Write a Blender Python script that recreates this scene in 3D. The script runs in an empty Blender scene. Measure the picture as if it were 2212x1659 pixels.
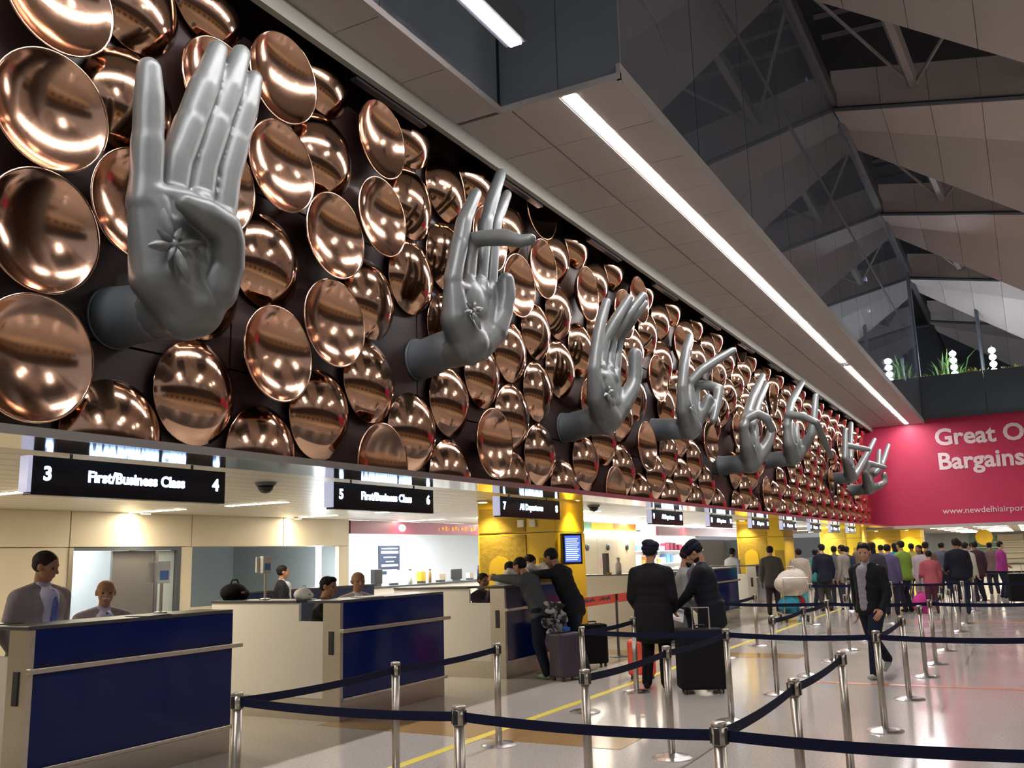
import bpy, bmesh, math, random
from mathutils import Vector, Matrix, Euler
random.seed(7)
C = bpy.context.scene.collection
# ------------------------------------------------------------------ camera, world, exposure
FPX, YAW, PITCH, ROLL, EYE = 1985.9, .50063, .18563, -.02837, 1.65
_f = Vector((-math.sin(YAW)*math.cos(PITCH), math.cos(YAW)*math.cos(PITCH), math.sin(PITCH)))
_r0 = Vector((math.cos(YAW), math.sin(YAW), 0)); _u0 = _r0.cross(_f)
_r = math.cos(ROLL)*_r0 + math.sin(ROLL)*_u0; _u = -math.sin(ROLL)*_r0 + math.cos(ROLL)*_u0
cam = bpy.data.cameras.new('camera'); cam_o = bpy.data.objects.new('camera', cam); C.objects.link(cam_o)
cam.sensor_width = 36; cam.lens = FPX/2212*36; cam.clip_end = 400
cam_o.matrix_world = Matrix(((_r.x, _u.x, -_f.x, 0), (_r.y, _u.y, -_f.y, 0), (_r.z, _u.z, -_f.z, EYE), (0, 0, 0, 1)))
S = bpy.context.scene; S.camera = cam_o
S.view_settings.view_transform = 'Standard'; S.view_settings.look = 'None'
S.view_settings.exposure = 2.05; S.view_settings.gamma = 1; S.cycles.max_bounces = 5; S.cycles.diffuse_bounces = 3; S.cycles.glossy_bounces = 3; S.cycles.caustics_reflective = False; S.view_settings.use_curve_mapping = False
wd = bpy.data.worlds.new('world'); S.world = wd; wd.use_nodes = True
wd.node_tree.nodes['Background'].inputs[0].default_value = (.95, .93, 1.0, 1)
wd.node_tree.nodes['Background'].inputs[1].default_value = .08

def at(x, y, X):                      # point of the plane X = const seen at a pixel: used to survey the place
    d = _r*((x-1106)/FPX) - _u*((y-829.5)/FPX) + _f
    return Vector((0, 0, EYE)) + d*(X/d.x)
def aty(x, y, Y):
    d = _r*((x-1106)/FPX) - _u*((y-829.5)/FPX) + _f
    return Vector((0, 0, EYE)) + d*(Y/d.y)

# ------------------------------------------------------------------ materials
M = {}
def mat(name, col, rough=.5, metal=0, var=.0, scale=8, bump=0, emit=None, es=0, spec=.5, coat=0, alpha=None):
    m = bpy.data.materials.new(name); m.use_nodes = True; nt = m.node_tree; p = nt.nodes['Principled BSDF']
    p.inputs['Base Color'].default_value = (*col, 1); p.inputs['Roughness'].default_value = rough
    p.inputs['Metallic'].default_value = metal; p.inputs['Specular IOR Level'].default_value = spec
    if coat: p.inputs['Coat Weight'].default_value = coat; p.inputs['Coat Roughness'].default_value = .06
    tc = nt.nodes.new('ShaderNodeTexCoord'); n = nt.nodes.new('ShaderNodeTexNoise')
    n.inputs['Scale'].default_value = scale; n.inputs['Detail'].default_value = 4
    nt.links.new(tc.outputs['Object'], n.inputs['Vector'])
    if var:
        mx = nt.nodes.new('ShaderNodeMix'); mx.data_type = 'RGBA'
        mx.inputs[6].default_value = (*[c*(1-var) for c in col], 1); mx.inputs[7].default_value = (*[min(1, c*(1+var)) for c in col], 1)
        nt.links.new(n.outputs['Fac'], mx.inputs[0]); nt.links.new(mx.outputs[2], p.inputs['Base Color'])
    if bump:
        b = nt.nodes.new('ShaderNodeBump'); b.inputs['Strength'].default_value = bump; b.inputs['Distance'].default_value = .01
        nt.links.new(n.outputs['Fac'], b.inputs['Height']); nt.links.new(b.outputs['Normal'], p.inputs['Normal'])
    if emit: p.inputs['Emission Color'].default_value = (*emit, 1); p.inputs['Emission Strength'].default_value = es
    M[name] = m; return m
mat('copper', (.62, .375, .25), .12, 1, .14, 2.5, .03)
mat('copper_hollow', (.68, .41, .28), .15, 1, .14, 2.0, .03)
mat('hand_paint', (.140, .150, .147), .40, .2, .12, 2.5, .05)
mat('hand_paint_shaded', (.115, .13, .14), .5, .15, .1, 2.5)  # hand colour darkened to hold the shade on the forearms
mat('maroon_board', (.030, .014, .013), .45, 0, .3, 2)
mat('soffit', (.42, .39, .37), .55, 0, .03, 1)
mat('lip', (.34, .345, .30), .6, 0, .04, 2)
mat('vent_black', (.015, .015, .02), .5, 0, .2, 20)
mat('cream', (.66, .58, .44), .5, 0, .03, 2)
mat('cream_desk', (.66, .60, .46), .45, 0, .03, 2)
mat('white_laminate', (.70, .66, .60), .4, 0, .03, 2)
mat('ceil_plank', (.62, .59, .52), .35, .1, .03, 2)
mat('mirror_strip', (.60, .60, .62), .10, 1, .05, 2)
mat('blue_panel', (.002, .010, .10), .12, 0, .15, 1.5, 0, None, 0, .25, 0)
mat('navy', (.006, .014, .07), .4, 0, .1, 4)
mat('steel', (.56, .52, .47), .33, 1, .08, 30)
mat('steel_post', (.40, .36, .31), .34, 1, .08, 20)
mat('steel_bright', (.70, .68, .66), .26, 1, .05, 20)
mat('black_plastic', (.012, .012, .014), .35, 0, .2, 20)
mat('dark_ledge', (.05, .05, .055), .35, 0, .2, 10)
mat('belt', (.004, .0055, .026), .75, 0, .25, 60, 0, None, 0, .2)
mat('red_tape', (.80, .09, .05), .5, 0, .06, 10)
mat('yellow_wall', (.80, .52, .012), .45, 0, .06, 2)
mat('yellow_rough', (.38, .25, .02), .75, 0, .3, 16, 1.0)
mat('yellow_arch', (.72, .47, .015), .5, 0, .05, 4)
mat('yellow_line', (.78, .62, .10), .35, 0, .1, 6)
mat('red_line', (.55, .16, .07), .35, 0, .1, 6)
mat('brown_tile', (.36, .21, .085), .18, 0, .08, 3)
mat('red_banner', (.50, .02, .075), .5, 0, .05, .6)
mat('banner_text', (.80, .62, .64), .5, 0, .03, 2)
mat('maroon_sign', (.22, .02, .05), .4, 0, .08, 2)
mat('grey_panel', (.20, .23, .27), .30, .15, .08, .6)
mat('mezz_grey', (.10, .125, .15), .35, .1, .1, 1)
mat('steel_dark', (.10, .11, .13), .4, .4, .1, 4)
mat('roof_panel', (.60, .53, .51), .5, .15, .08, .7)
mat('night_dark', (.012, .011, .016), .7, 0, .2, 2)
mat('roof_slat', (.12, .11, .125), .5, .2, .1, 3)
mat('roof_strut', (.30, .27, .27), .5, .2, .08, 3)
mat('interior', (.10, .11, .125), .7, 0, .1, 1)
mat('shop_white', (.85, .88, .92), .5, 0, .02, 2)
mat('office_grey', (.50, .54, .545), .6, 0, .03, 1)
mat('door_grey', (.12, .115, .115), .4, 0, .06, 3)
mat('screen', (.01, .02, .08), .2, 0, 0, 8, 0, (.10, .18, .75), .28)
mat('screen_row', (.02, .03, .1), .3, 0, 0, 8, 0, (.40, .55, 1), .8)
mat('sign_face', (.004, .005, .012), .25, 0, .1, 8)
mat('sign_text', (.6, .75, 1), .4, 0, 0, 8, 0, (.40, .62, 1.0), 2.6)
mat('sign_end', (.75, .77, .8), .3, 0, .02, 8, 0, (.6, .65, 1), .12)
mat('blue_sticker', (.12, .28, .62), .5, 0, .05, 8)
mat('lamp_strip', (1, 1, 1), .4, 0, 0, 8, 0, (1.0, .955, .97), 24)
mat('lamp_desk', (1, 1, 1), .4, 0, 0, 8, 0, (1.0, .90, .70), 17)
mat('lamp_white', (1, 1, 1), .4, 0, 0, 8, 0, (.85, .93, 1.0), 12)
mat('lamp_warm', (1, 1, 1), .4, 0, 0, 8, 0, (1.0, .72, .30), 8)
mat('high_bay', (1, 1, 1), .4, 0, 0, 8, 0, (1.0, .96, .92), 45)
mat('lamp_office', (1, 1, 1), .4, 0, 0, 8, 0, (.85, .95, 1.0), 9)
mat('leaf', (.07, .14, .03), .6, 0, .3, 6)
mat('leaf_yellow', (.30, .27, .04), .6, 0, .3, 6)
mat('green_fascia', (.20, .36, .22), .5, 0, .1, 4)
mat('orange', (.75, .25, .03), .5, 0, .1, 4)
mat('pink_mark', (.68, .42, .50), .5, 0, .05, 4)
mat('paper', (.80, .80, .76), .6, 0, .03, 8)
mat('purple_case', (.035, .026, .040), .6, 0, .2, 20)
mat('black_cloth', (.010, .009, .011), .8, 0, .25, 20, 0, None, 0, .12)
mat('sack', (.55, .47, .38), .8, 0, .15, 6, .3)
mat('glass_door', (.40, .46, .47), .12, 0, .02, 2)
mat('menu_board', (.03, .04, .07), .5, 0, .1, 8)

def floor_mat():
    m = mat('floor_stone', (.47, .42, .38), .13, 0, 0); nt = m.node_tree; p = nt.nodes['Principled BSDF']
    tc = nt.nodes['Texture Coordinate']; n = nt.nodes['Noise Texture']; n.inputs['Scale'].default_value = 45
    r = nt.nodes.new('ShaderNodeValToRGB'); r.color_ramp.elements[0].color = (.42, .375, .335, 1); r.color_ramp.elements[1].color = (.52, .47, .425, 1)
    r.color_ramp.elements[0].position = .35; r.color_ramp.elements[1].position = .65
    nt.links.new(n.outputs['Fac'], r.inputs[0]); nt.links.new(r.outputs[0], p.inputs['Base Color'])
    n2 = nt.nodes.new('ShaderNodeTexNoise'); n2.inputs['Scale'].default_value = 1.2
    mr = nt.nodes.new('ShaderNodeMapRange'); mr.inputs[3].default_value = .09; mr.inputs[4].default_value = .20
    nt.links.new(tc.outputs['Object'], n2.inputs['Vector']); nt.links.new(n2.outputs['Fac'], mr.inputs[0]); nt.links.new(mr.outputs[0], p.inputs['Roughness'])
floor_mat()
def glass_mat():
    m = bpy.data.materials.new('facade_glass'); m.use_nodes = True; nt = m.node_tree; nt.nodes.clear()
    o = nt.nodes.new('ShaderNodeOutputMaterial'); mx = nt.nodes.new('ShaderNodeMixShader'); t = nt.nodes.new('ShaderNodeBsdfTransparent')
    g = nt.nodes.new('ShaderNodeBsdfGlossy'); fr = nt.nodes.new('ShaderNodeFresnel'); mr = nt.nodes.new('ShaderNodeMapRange')
    t.inputs[0].default_value = (.55, .60, .66, 1); g.inputs[0].default_value = (.82, .86, .92, 1); g.inputs['Roughness'].default_value = .02
    fr.inputs[0].default_value = 1.6; mr.inputs[3].default_value = .12; mr.inputs[4].default_value = 1
    nt.links.new(fr.outputs[0], mr.inputs[0]); nt.links.new(mr.outputs[0], mx.inputs[0]); nt.links.new(t.outputs[0], mx.inputs[1]); nt.links.new(g.outputs[0], mx.inputs[2])
    df = nt.nodes.new('ShaderNodeBsdfDiffuse'); df.inputs[0].default_value = (.30, .34, .40, 1); m2 = nt.nodes.new('ShaderNodeMixShader'); m2.inputs[0].default_value = .22  # blue-grey diffuse haze mixed in to brighten the glass, in place of reflections
    nt.links.new(mx.outputs[0], m2.inputs[1]); nt.links.new(df.outputs[0], m2.inputs[2]); nt.links.new(m2.outputs[0], o.inputs[0]); M['facade_glass'] = m
glass_mat()

# ------------------------------------------------------------------ mesh helpers
def tag(o, label=None, cat=None, group=None, kind=None):
    if label: o['label'] = label
    if cat: o['category'] = cat
    if group: o['group'] = group
    if kind: o['kind'] = kind
    return o
def empty(name, loc=(0, 0, 0), rz=0):
    o = bpy.data.objects.new(name, None); C.objects.link(o); o.location = loc; o.rotation_euler = (0, 0, rz); o.empty_display_size = .2
    return o
class MB:
    def __init__(s): s.v = []; s.f = []
    def add(s, vs, fs):
        k = len(s.v); s.v += [tuple(v) for v in vs]; s.f += [tuple(i+k for i in f) for f in fs]; return s
    def box(s, x0, x1, y0, y1, z0, z1):
        return s.add([(x0, y0, z0), (x1, y0, z0), (x1, y1, z0), (x0, y1, z0), (x0, y0, z1), (x1, y0, z1), (x1, y1, z1), (x0, y1, z1)],
                     [(0, 3, 2, 1), (4, 5, 6, 7), (0, 1, 5, 4), (1, 2, 6, 5), (2, 3, 7, 6), (3, 0, 4, 7)])
    def quad(s, a, b, c, d): return s.add([a, b, c, d], [(0, 1, 2, 3)])
    def prism(s, pts, ax, a, b):           # polygon extruded along axis ax (0 X,1 Y,2 Z) from a to b
        def mk(p, t): q = list(p); q.insert(ax, t); return tuple(q)
        n = len(pts); vs = [mk(p, a) for p in pts]+[mk(p, b) for p in pts]
        fs = [tuple(range(n-1, -1, -1)), tuple(range(n, 2*n))]+[(i, (i+1) % n, n+(i+1) % n, n+i) for i in range(n)]
        return s.add(vs, fs)
    def lathe(s, prof, n=24, c=(0, 0, 0), axis='z', a0=0):
        vs = []; fs = []
        for r, z in prof:
            for i in range(n):
                a = a0+2*math.pi*i/n; p = (r*math.cos(a), r*math.sin(a), z)
                if axis == 'x': p = (z, r*math.cos(a), r*math.sin(a))
                if axis == 'y': p = (r*math.sin(a), z, r*math.cos(a))
                vs.append((p[0]+c[0], p[1]+c[1], p[2]+c[2]))
        for k in range(len(prof)-1):
            for i in range(n): j = (i+1) % n; fs.append((k*n+i, k*n+j, (k+1)*n+j, (k+1)*n+i))
        if prof[0][0] > 1e-5: fs.append(tuple(range(n-1, -1, -1)))
        if prof[-1][0] > 1e-5: b = (len(prof)-1)*n; fs.append(tuple(range(b, b+n)))
        return s.add(vs, fs)
    def tube(s, pts, r, n=8):
        pts = [Vector(p) for p in pts]; vs = []; fs = []
        rs = r if isinstance(r, (list, tuple)) else [r]*len(pts)
        for i, p in enumerate(pts):
            d = (pts[min(i+1, len(pts)-1)]-pts[max(i-1, 0)]).normalized()
            a = d.cross(Vector((0, 0, 1)) if abs(d.z) < .9 else Vector((1, 0, 0))).normalized(); b = d.cross(a)
            for k in range(n): t = 2*math.pi*k/n; vs.append(p+(a*math.cos(t)+b*math.sin(t))*rs[i])
        for i in range(len(pts)-1):
            for k in range(n): j = (k+1) % n; fs.append((i*n+k, i*n+j, (i+1)*n+j, (i+1)*n+k))
        fs.append(tuple(range(n-1, -1, -1))); b = (len(pts)-1)*n; fs.append(tuple(range(b, b+n)))
        return s.add(vs, fs)
    def cap(s, p0, r0, p1, r1, n=14, h=5):      # closed tapered capsule
        p0 = Vector(p0); p1 = Vector(p1); d = p1-p0
        if d.length < 1e-6: d = Vector((0, 0, 1e-4)); p1 = p0+d
        L = d.length; d = d/L; a = d.cross(Vector((0, 0, 1)) if abs(d.z) < .9 else Vector((1, 0, 0))).normalized(); b = d.cross(a)
        prof = [(r0*math.sin(t*math.pi/2/h), -r0*math.cos(t*math.pi/2/h)) for t in range(h+1)]+[(r1*math.cos(t*math.pi/2/h), L+r1*math.sin(t*math.pi/2/h)) for t in range(h+1)]
        prof[0] = (1e-4, prof[0][1]); prof[-1] = (1e-4, prof[-1][1]); vs = []; fs = []
        for r, z in prof:
            for k in range(n): t = 2*math.pi*k/n; vs.append(p0+d*z+(a*math.cos(t)+b*math.sin(t))*r)
        for i in range(len(prof)-1):
            for k in range(n): j = (k+1) % n; fs.append((i*n+k, i*n+j, (i+1)*n+j, (i+1)*n+k))
        fs.append(tuple(range(n-1, -1, -1))); q = (len(prof)-1)*n; fs.append(tuple(range(q, q+n)))
        return s.add(vs, fs)
    def chain(s, pts, n=14):                    # [(p, r), ...]
        for (p, r), (q, t) in zip(pts, pts[1:]): s.cap(p, r, q, t, n)
        return s
    def ell(s, c, r, R=None, n=16, m=10):
        vs = []; fs = []
        for i in range(m+1):
            t = math.pi*i/m
            for k in range(n):
                a = 2*math.pi*k/n; st = max(math.sin(t), 1e-4)
                p = Vector((r[0]*st*math.cos(a), r[1]*st*math.sin(a), -r[2]*math.cos(t)))
                if R is not None: p = R @ p
                vs.append(p+Vector(c))
        for i in range(m):
            for k in range(n): j = (k+1) % n; fs.append((i*n+k, i*n+j, (i+1)*n+j, (i+1)*n+k))
        fs.append(tuple(range(n-1, -1, -1))); q = m*n; fs.append(tuple(range(q, q+n)))
        return s.add(vs, fs)
    def mesh(s, name='m'):
        me = bpy.data.meshes.new(name); me.from_pydata(s.v, [], s.f); me.update(); return me
    def build(s, name, m, parent=None, smooth=False, bevel=0, loc=None):
        me = s.mesh(name)
        if bevel:
            bm = bmesh.new(); bm.from_mesh(me); bmesh.ops.bevel(bm, geom=[e for e in bm.edges], offset=bevel, segments=2, affect='EDGES', profile=.5); bm.to_mesh(me); bm.free()
        return link(name, me, m, parent, smooth, loc)
def link(name, me, m, parent=None, smooth=False, loc=None):
    if m and not me.materials: me.materials.append(M[m] if isinstance(m, str) else m)
    if smooth:
        for p in me.polygons: p.use_smooth = True
    o = bpy.data.objects.new(name, me); C.objects.link(o); o.parent = parent
    if loc is not None: o.location = loc
    return o
TMP = bpy.data.scenes.new('scratch')       # small scratch scene in which modifiers and text are evaluated, removed at the end
def evaluated(o):
    vl = TMP.view_layers[0]; vl.update(); return bpy.data.meshes.new_from_object(o.evaluated_get(vl.depsgraph))
def remesh(mb, vox, smooth=6, fac=.5):
    me = mb.mesh('tmp'); o = bpy.data.objects.new('tmp', me); TMP.collection.objects.link(o)
    r = o.modifiers.new('r', 'REMESH'); r.mode = 'VOXEL'; r.voxel_size = vox; r.use_smooth_shade = True
    if smooth: s = o.modifiers.new('s', 'SMOOTH'); s.iterations = smooth; s.factor = fac
    out = evaluated(o)
    bpy.data.objects.remove(o); bpy.data.meshes.remove(me); out.materials.clear(); return out
def text(name, body, size, m, parent, loc, rot, ex=.004, align='LEFT', bold=0):
    cu = bpy.data.curves.new('t', 'FONT'); cu.body = body; cu.size = size; cu.extrude = ex; cu.align_x = align; cu.resolution_u = 3; cu.offset = bold
    o = bpy.data.objects.new('t', cu); TMP.collection.objects.link(o)
    me = evaluated(o); bpy.data.objects.remove(o); me.materials.clear()
    t = link(name, me, m, parent); t.location = loc; t.rotation_euler = rot; return t
def copy_tree(o, parent=None):
    c = o.copy(); C.objects.link(c); c.parent = parent
    for ch in [x for x in o.children]: copy_tree(ch, c)
    return c
FX = (math.pi/2, 0, math.pi/2)      # text facing +X
FY = (math.pi/2, 0, 0)              # text facing -Y

# ------------------------------------------------------------------ the shell of the hall
def struct(name, mb, m, parent=None, smooth=False, label=None, kind='structure'):
    o = mb.build(name, m, parent, smooth)
    if parent is None: tag(o, kind=kind)
    if label: o['label'] = label
    return o
YE = 45.0
floor = struct('floor', MB().box(-24, 26, -16, 84, -.12, 0), 'floor_stone', label='polished beige stone floor of the check-in hall')
struct('brown_inlay', MB().prism([(-6.62, 7.70), (-3.26, 7.69), (-3.26, 8.34), (-6.62, 8.34)], 2, .0005, .0025), 'brown_tile', floor)
struct('brown_inlay', MB().prism([(-6.62, 14.8), (-3.26, 14.8), (-3.26, 15.45), (-6.62, 15.45)], 2, .0005, .0025), 'brown_tile', floor)
struct('yellow_line', MB().box(-4.74, -4.64, -8, 44, .0005, .003), 'yellow_line', floor)
struct('red_line', MB().box(-2.6, 6, 12.28, 12.40, .0005, .003), 'red_line', floor)
struct('red_line', MB().box(-2.6, 6, 22.4, 22.55, .0005, .003), 'red_line', floor)
# dark board behind the copper dishes, with panel joints
wl = empty('wall_left'); tag(wl, 'dark maroon board wall carrying the copper dishes', None, None, 'structure')
for i in range(-2, 16):
    for j, (z0, z1) in enumerate(((2.60, 3.40), (3.42, 5.2), (5.22, 7.5))):
        MB().box(-6.32, -6.22, 3.0*i, min(3.0*i+2.98, YE-.02), z0, z1).build('board', 'maroon_board', wl)
MB().box(-6.5, -6.32, -6, YE, 2.60, 14.4).build('wall_core', 'interior', wl)
# polished edge strip and plank ceiling over the counters
ce = empty('ceiling'); tag(ce, 'cream plank ceiling above the check-in counters', None, None, 'structure')
MB().box(-5.86, -5.215, -6, YE-.04, 2.455, 2.462).build('mirror_strip', 'mirror_strip', ce)
MB().box(-5.95, -5.20, -6, YE-.04, 2.464, 2.50).build('canopy_ledge', 'dark_ledge', ce)
MB().box(-5.21, -5.195, -6, YE-.04, 2.448, 2.506).build('edge_trim', 'steel_bright', ce)
MB().box(-5.88, -5.862, -6, YE-.04, 2.455, 2.58).build('riser', 'ceil_plank', ce)
MB().box(-6.28, -5.89, -6, YE-.04, 2.58, 2.60).build('ceiling_plank', 'ceil_plank', ce)
MB().box(-6.68, -6.295, -6, YE-.04, 2.58, 2.60).build('ceiling_plank', 'ceil_plank', ce)
for i in range(26):
    x1 = -6.70-.40*i
    for (a, b) in ((-6, 16.0), (16.02, 38.0), (38.02, 60.0)):
        MB().box(x1-.385, x1, a, b, 2.58, 2.60).build('ceiling_plank', 'ceil_plank', ce)
MB().box(-24, -6.34, -6, 60, 2.62, 2.70).build('ceiling_backing', 'vent_black', ce)
# soffit with recess
so = empty('ceiling_soffit'); tag(so, 'pale suspended soffit above the dish wall with a cut-out recess', None, None, 'structure')
for i in range(30):
    y0 = 9.25+1.2*i; y1 = min(y0+1.188, YE-.01)
    for x0, x1 in ((-5.72, -4.96), (-4.95, -4.31), (-4.09, -3.54)):
        MB().box(x0, x1-.01, y0, y1, 7.04, 7.07).build('soffit_panel', 'soffit', so)
for i in range(12):
    y0 = -5.2+1.2*i; MB().box(-5.72, -5.10, y0, y0+1.188, 7.04, 7.07).build('soffit_panel', 'soffit', so)
MB().box(-3.55, -3.50, 9.2, YE, 7.02, 7.22).build('edge_trim', 'soffit', so)
MB().box(-5.12, -3.50, 9.19, 9.235, 7.02, 7.10).build('edge_trim', 'soffit', so)
MB().box(-5.12, -5.07, -6, 9.2, 7.02, 7.10).build('edge_trim', 'soffit', so)
MB().box(-5.72, -3.56, 9.29, YE-.02, 7.10, 7.16).build('soffit_deck', 'interior', so)
MB().box(-5.74, -5.72, -6, YE-.02, 7.06, 7.56).build('pocket_side', 'interior', so)
MB().box(-6.21, -5.74, -6, YE-.02, 7.52, 7.56).build('pocket_top', 'interior', so)
MB().box(-5.80, -5.72, -6, YE, 6.84, 7.06).build('lip', 'lip', so)
MB().box(-4.31, -4.27, 9.25, YE, 7.045, 7.10).build('lamp_channel', 'soffit', so)
MB().box(-4.12, -4.08, 9.25, YE, 7.045, 7.10).build('lamp_channel', 'soffit', so)
for i, y in enumerate([4.2, 7.3, 10.4, 13.5, 16.6, 19.7, 22.8, 25.9, 29, 32.1, 35.2, 38.3, 41.4]):
    v = MB().box(-5.90, -5.81, y, y+1.35, 6.80, 6.93).build('wall_washer', 'vent_black')
    tag(v, 'black wall-wash fitting tucked behind the soffit lip above the dishes', 'light fixture', 'wall washers along the soffit')
# grey recess walls and upper glass front
wr = empty('wall_recess'); tag(wr, 'blue-grey panelled walls rising out of the soffit recess', None, None, 'structure')
for i in range(6):
    MB().box(-5.16, -5.12, -5.2+2.4*i, -5.2+2.4*i+2.385, 7.1, 14.4).build('grey_panel', 'grey_panel', wr)
MB().box(-5.11, -4.32, 9.24, 9.28, 7.1, 14.4).build('grey_panel', 'grey_panel', wr)
MB().box(-4.31, -3.51, 9.24, 9.28, 7.1, 14.4).build('grey_panel', 'grey_panel', wr)
gw = empty('window_1'); tag(gw, 'tall blue-grey glass front of the upper storey above the soffit', None, None, 'structure')
for i in range(12):
    y0 = 9.30+2.98*i; y1 = min(y0+2.95, YE)
    for z0, z1 in ((7.23, 10.7), (10.73, 14.15)):
        MB().box(-3.545, -3.525, y0, y1, z0, z1).build('pane', 'facade_glass', gw)
    if i in (6, 11): MB().box(-3.62, -3.56, y0-.03, y0+.05, 7.22, 14.2).build('mullion', 'steel_dark', gw)
MB().box(-3.60, -3.50, 9.28, YE, 10.695, 10.735).build('transom', 'steel_dark', gw)
ui = empty('wall_upper'); tag(ui, 'dim grey interior of the storey behind the upper glass', None, None, 'structure')
MB().box(-6.30, -6.22, 9.3, YE-.02, 7.57, 14.4).build('back_wall', 'grey_panel', ui)
MB().box(-6.3, -3.6, 9.3, YE, 14.3, 14.4).build('inner_ceiling', 'grey_panel', ui)
for (x, y, X) in ((1855, 573, -4.4), (1878, 604, -4.9), (1735, 178, -3.66), (1886, 672, -5.0)):
    p = at(x, y, X); d = MB().lathe([(.22, 0), (.22, .06), (.12, .1)] if X < -4 else [(.07, 0), (.07, .05), (.04, .1)], 20).build('downlight', 'lamp_white', None, False, 0, p)
    tag(d, 'round white downlight glowing behind the upper glass', 'light', 'downlights behind the glass')
    MB().tube([(0, 0, .1), (0, 0, 14.3-p.z)], .02, 6).build('stem', 'steel_dark', d)
# recessed linear light in the soffit, two runs, plus the run that hangs in the recess
def strip(label, y0, y1, z, housing):
    t = empty('linear_light', (-4.2, y0, z)); tag(t, label, 'light', None)
    n = max(1, int((y1-y0)/3))
    MB().box(-.065, .065, 0, y1-y0, 0, .012).build('diffuser', 'lamp_strip', t)
    if housing: MB().box(-.12, .12, -.0, y1-y0, .014, .34).build('housing', 'steel_dark', t)
    else: MB().box(-.07, .07, 0, y1-y0, .014, .05).build('tray', 'soffit', t)
    return t
strip('long glowing light line set into the pale soffit', 9.27, 28.2, 7.035, False)
strip('short far light line in the soffit ending at the red wall', 28.9, 44.6, 7.035, False)
t = strip('bright light bar hanging in the grey soffit recess', -5.0, 7.98, 7.03, True)
for y in (1, 5, 9, 12.4): MB().tube([(0, y, .34), (0, y, 7.3)], .012, 6).build('hanger', 'steel_dark', t)

# red end wall with advertisement
we = empty('wall_end'); tag(we, 'crimson advertising wall closing the end of the hall', None, None, 'structure')
MB().box(-6.9, 12.5, YE, YE+.3, 2.52, 7.2).build('red_panel', 'red_banner', we)
MB().box(-6.9, 14, YE-.03, YE+.35, 2.40, 2.52).build('lower_trim', 'soffit', we)
P = lambda x, y: aty(x, y, YE-.02)
a = P(2020, 962); text('lettering', 'Great Offers', 1.02, 'banner_text', we, a, FY, .01, 'LEFT', .028)
a = P(2027, 1014); text('lettering', 'Bargains', 1.02, 'banner_text', we, a, FY, .01, 'LEFT', .028)
a = P(2037, 1110); text('lettering', 'www.newdelhiairport.in', .37, 'banner_text', we, a, FY, .008)
pz = empty('mezzanine_parapet'); tag(pz, 'dark grey parapet of the mezzanine above the red wall', None, None, 'structure')
for i in range(6): MB().box(-3.5+2.6*i, -3.5+2.6*i+2.58, YE-.05, YE+.1, 7.22, 9.15).build('parapet_panel', 'mezz_grey', pz)
MB().box(-6.3, 14, YE-.10, YE+.25, 7.2, 7.32).build('ledge', 'steel_dark', pz)
MB().box(-6.3, 14, YE+.3, YE+26, 8.3, 8.5).build('mezzanine_deck', 'interior', pz)
MB().box(-3.75, -3.45, YE+.1, YE+.5, 7.2, 15).build('pillar', 'steel_dark', pz)
MB().box(-6.3, 14.9, YE+26, YE+26.2, 2.57, 17.1).build('far_wall', 'interior', pz)
MB().tube([(-.95, YE+4, 8.5), (-.95, YE+4, 15)], .09, 10).build('slim_post', 'steel_dark', pz)
def planter(x, y, h, label, kind):
    t = empty('planter', (x, y, 8.5)); tag(t, label, 'plant', None)
    MB().box(-.55, .55, -.25, .25, 0, .5).build('trough', 'steel_dark', t)
    rnd = random.Random(int(x*37)); mb = MB()
    for k in range(46):
        a = rnd.uniform(0, 6.28); l = rnd.uniform(.4, 1)*h; px = rnd.uniform(-.5, .5); py = rnd.uniform(-.2, .2)
        tip = Vector((px+math.cos(a)*l*.45, py+math.sin(a)*l*.3, .5+l*.8)); mid = Vector((px+math.cos(a)*l*.2, py+math.sin(a)*l*.15, .5+l*.6))
        w = Vector((-math.sin(a), math.cos(a), 0))*.05
        mb.add([(px, py, .48), mid-w, tip, mid+w], [(0, 1, 2, 3)])
    mb.build('foliage', kind, t)
for i, (x, y, h, lb, k) in enumerate(((-4.6, 46.5, .8, 'low yellow-green shrub in a trough left of the lamp columns', 'leaf_yellow'), (-3.0, 46.6, .7, 'yellowish shrub between the first two lamp columns', 'leaf_yellow'),
        (-1.3, 46.5, .8, 'yellowish shrub between the last two lamp columns', 'leaf_yellow'), (.4, 46.6, .8, 'yellow shrub beyond the last lamp column', 'leaf_yellow'), (-2.4, 48.2, 2.3, 'tall dark palm behind the middle lamp column', 'leaf'), (-5.2, 48, 2.0, 'dark palm behind the upper glass', 'leaf'))):
    planter(x, y, h, lb, k)
for (x, y), lb in zip(((1952, 800), (2060, 785), (2145, 778)), ('column of glowing lamp globes beside the grey pillar', 'column of glowing globes in the middle of the mezzanine', 'slim column of glowing globes by the thin post')):
    p = aty(x, y, 46.9); t = empty('globe_lamp', (p.x, 46.9, 8.5)); tag(t, lb, 'lamp')
    MB().tube([(0, 0, 0), (0, 0, 2.1)], .03, 8).build('stem', 'steel_dark', t)
    for k in range(4): MB().ell((0, 0, p.z-8.5-.5+.32*k), (.15, .15, .14), None, 12, 8).build('globe', 'lamp_white', t, True)

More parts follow.
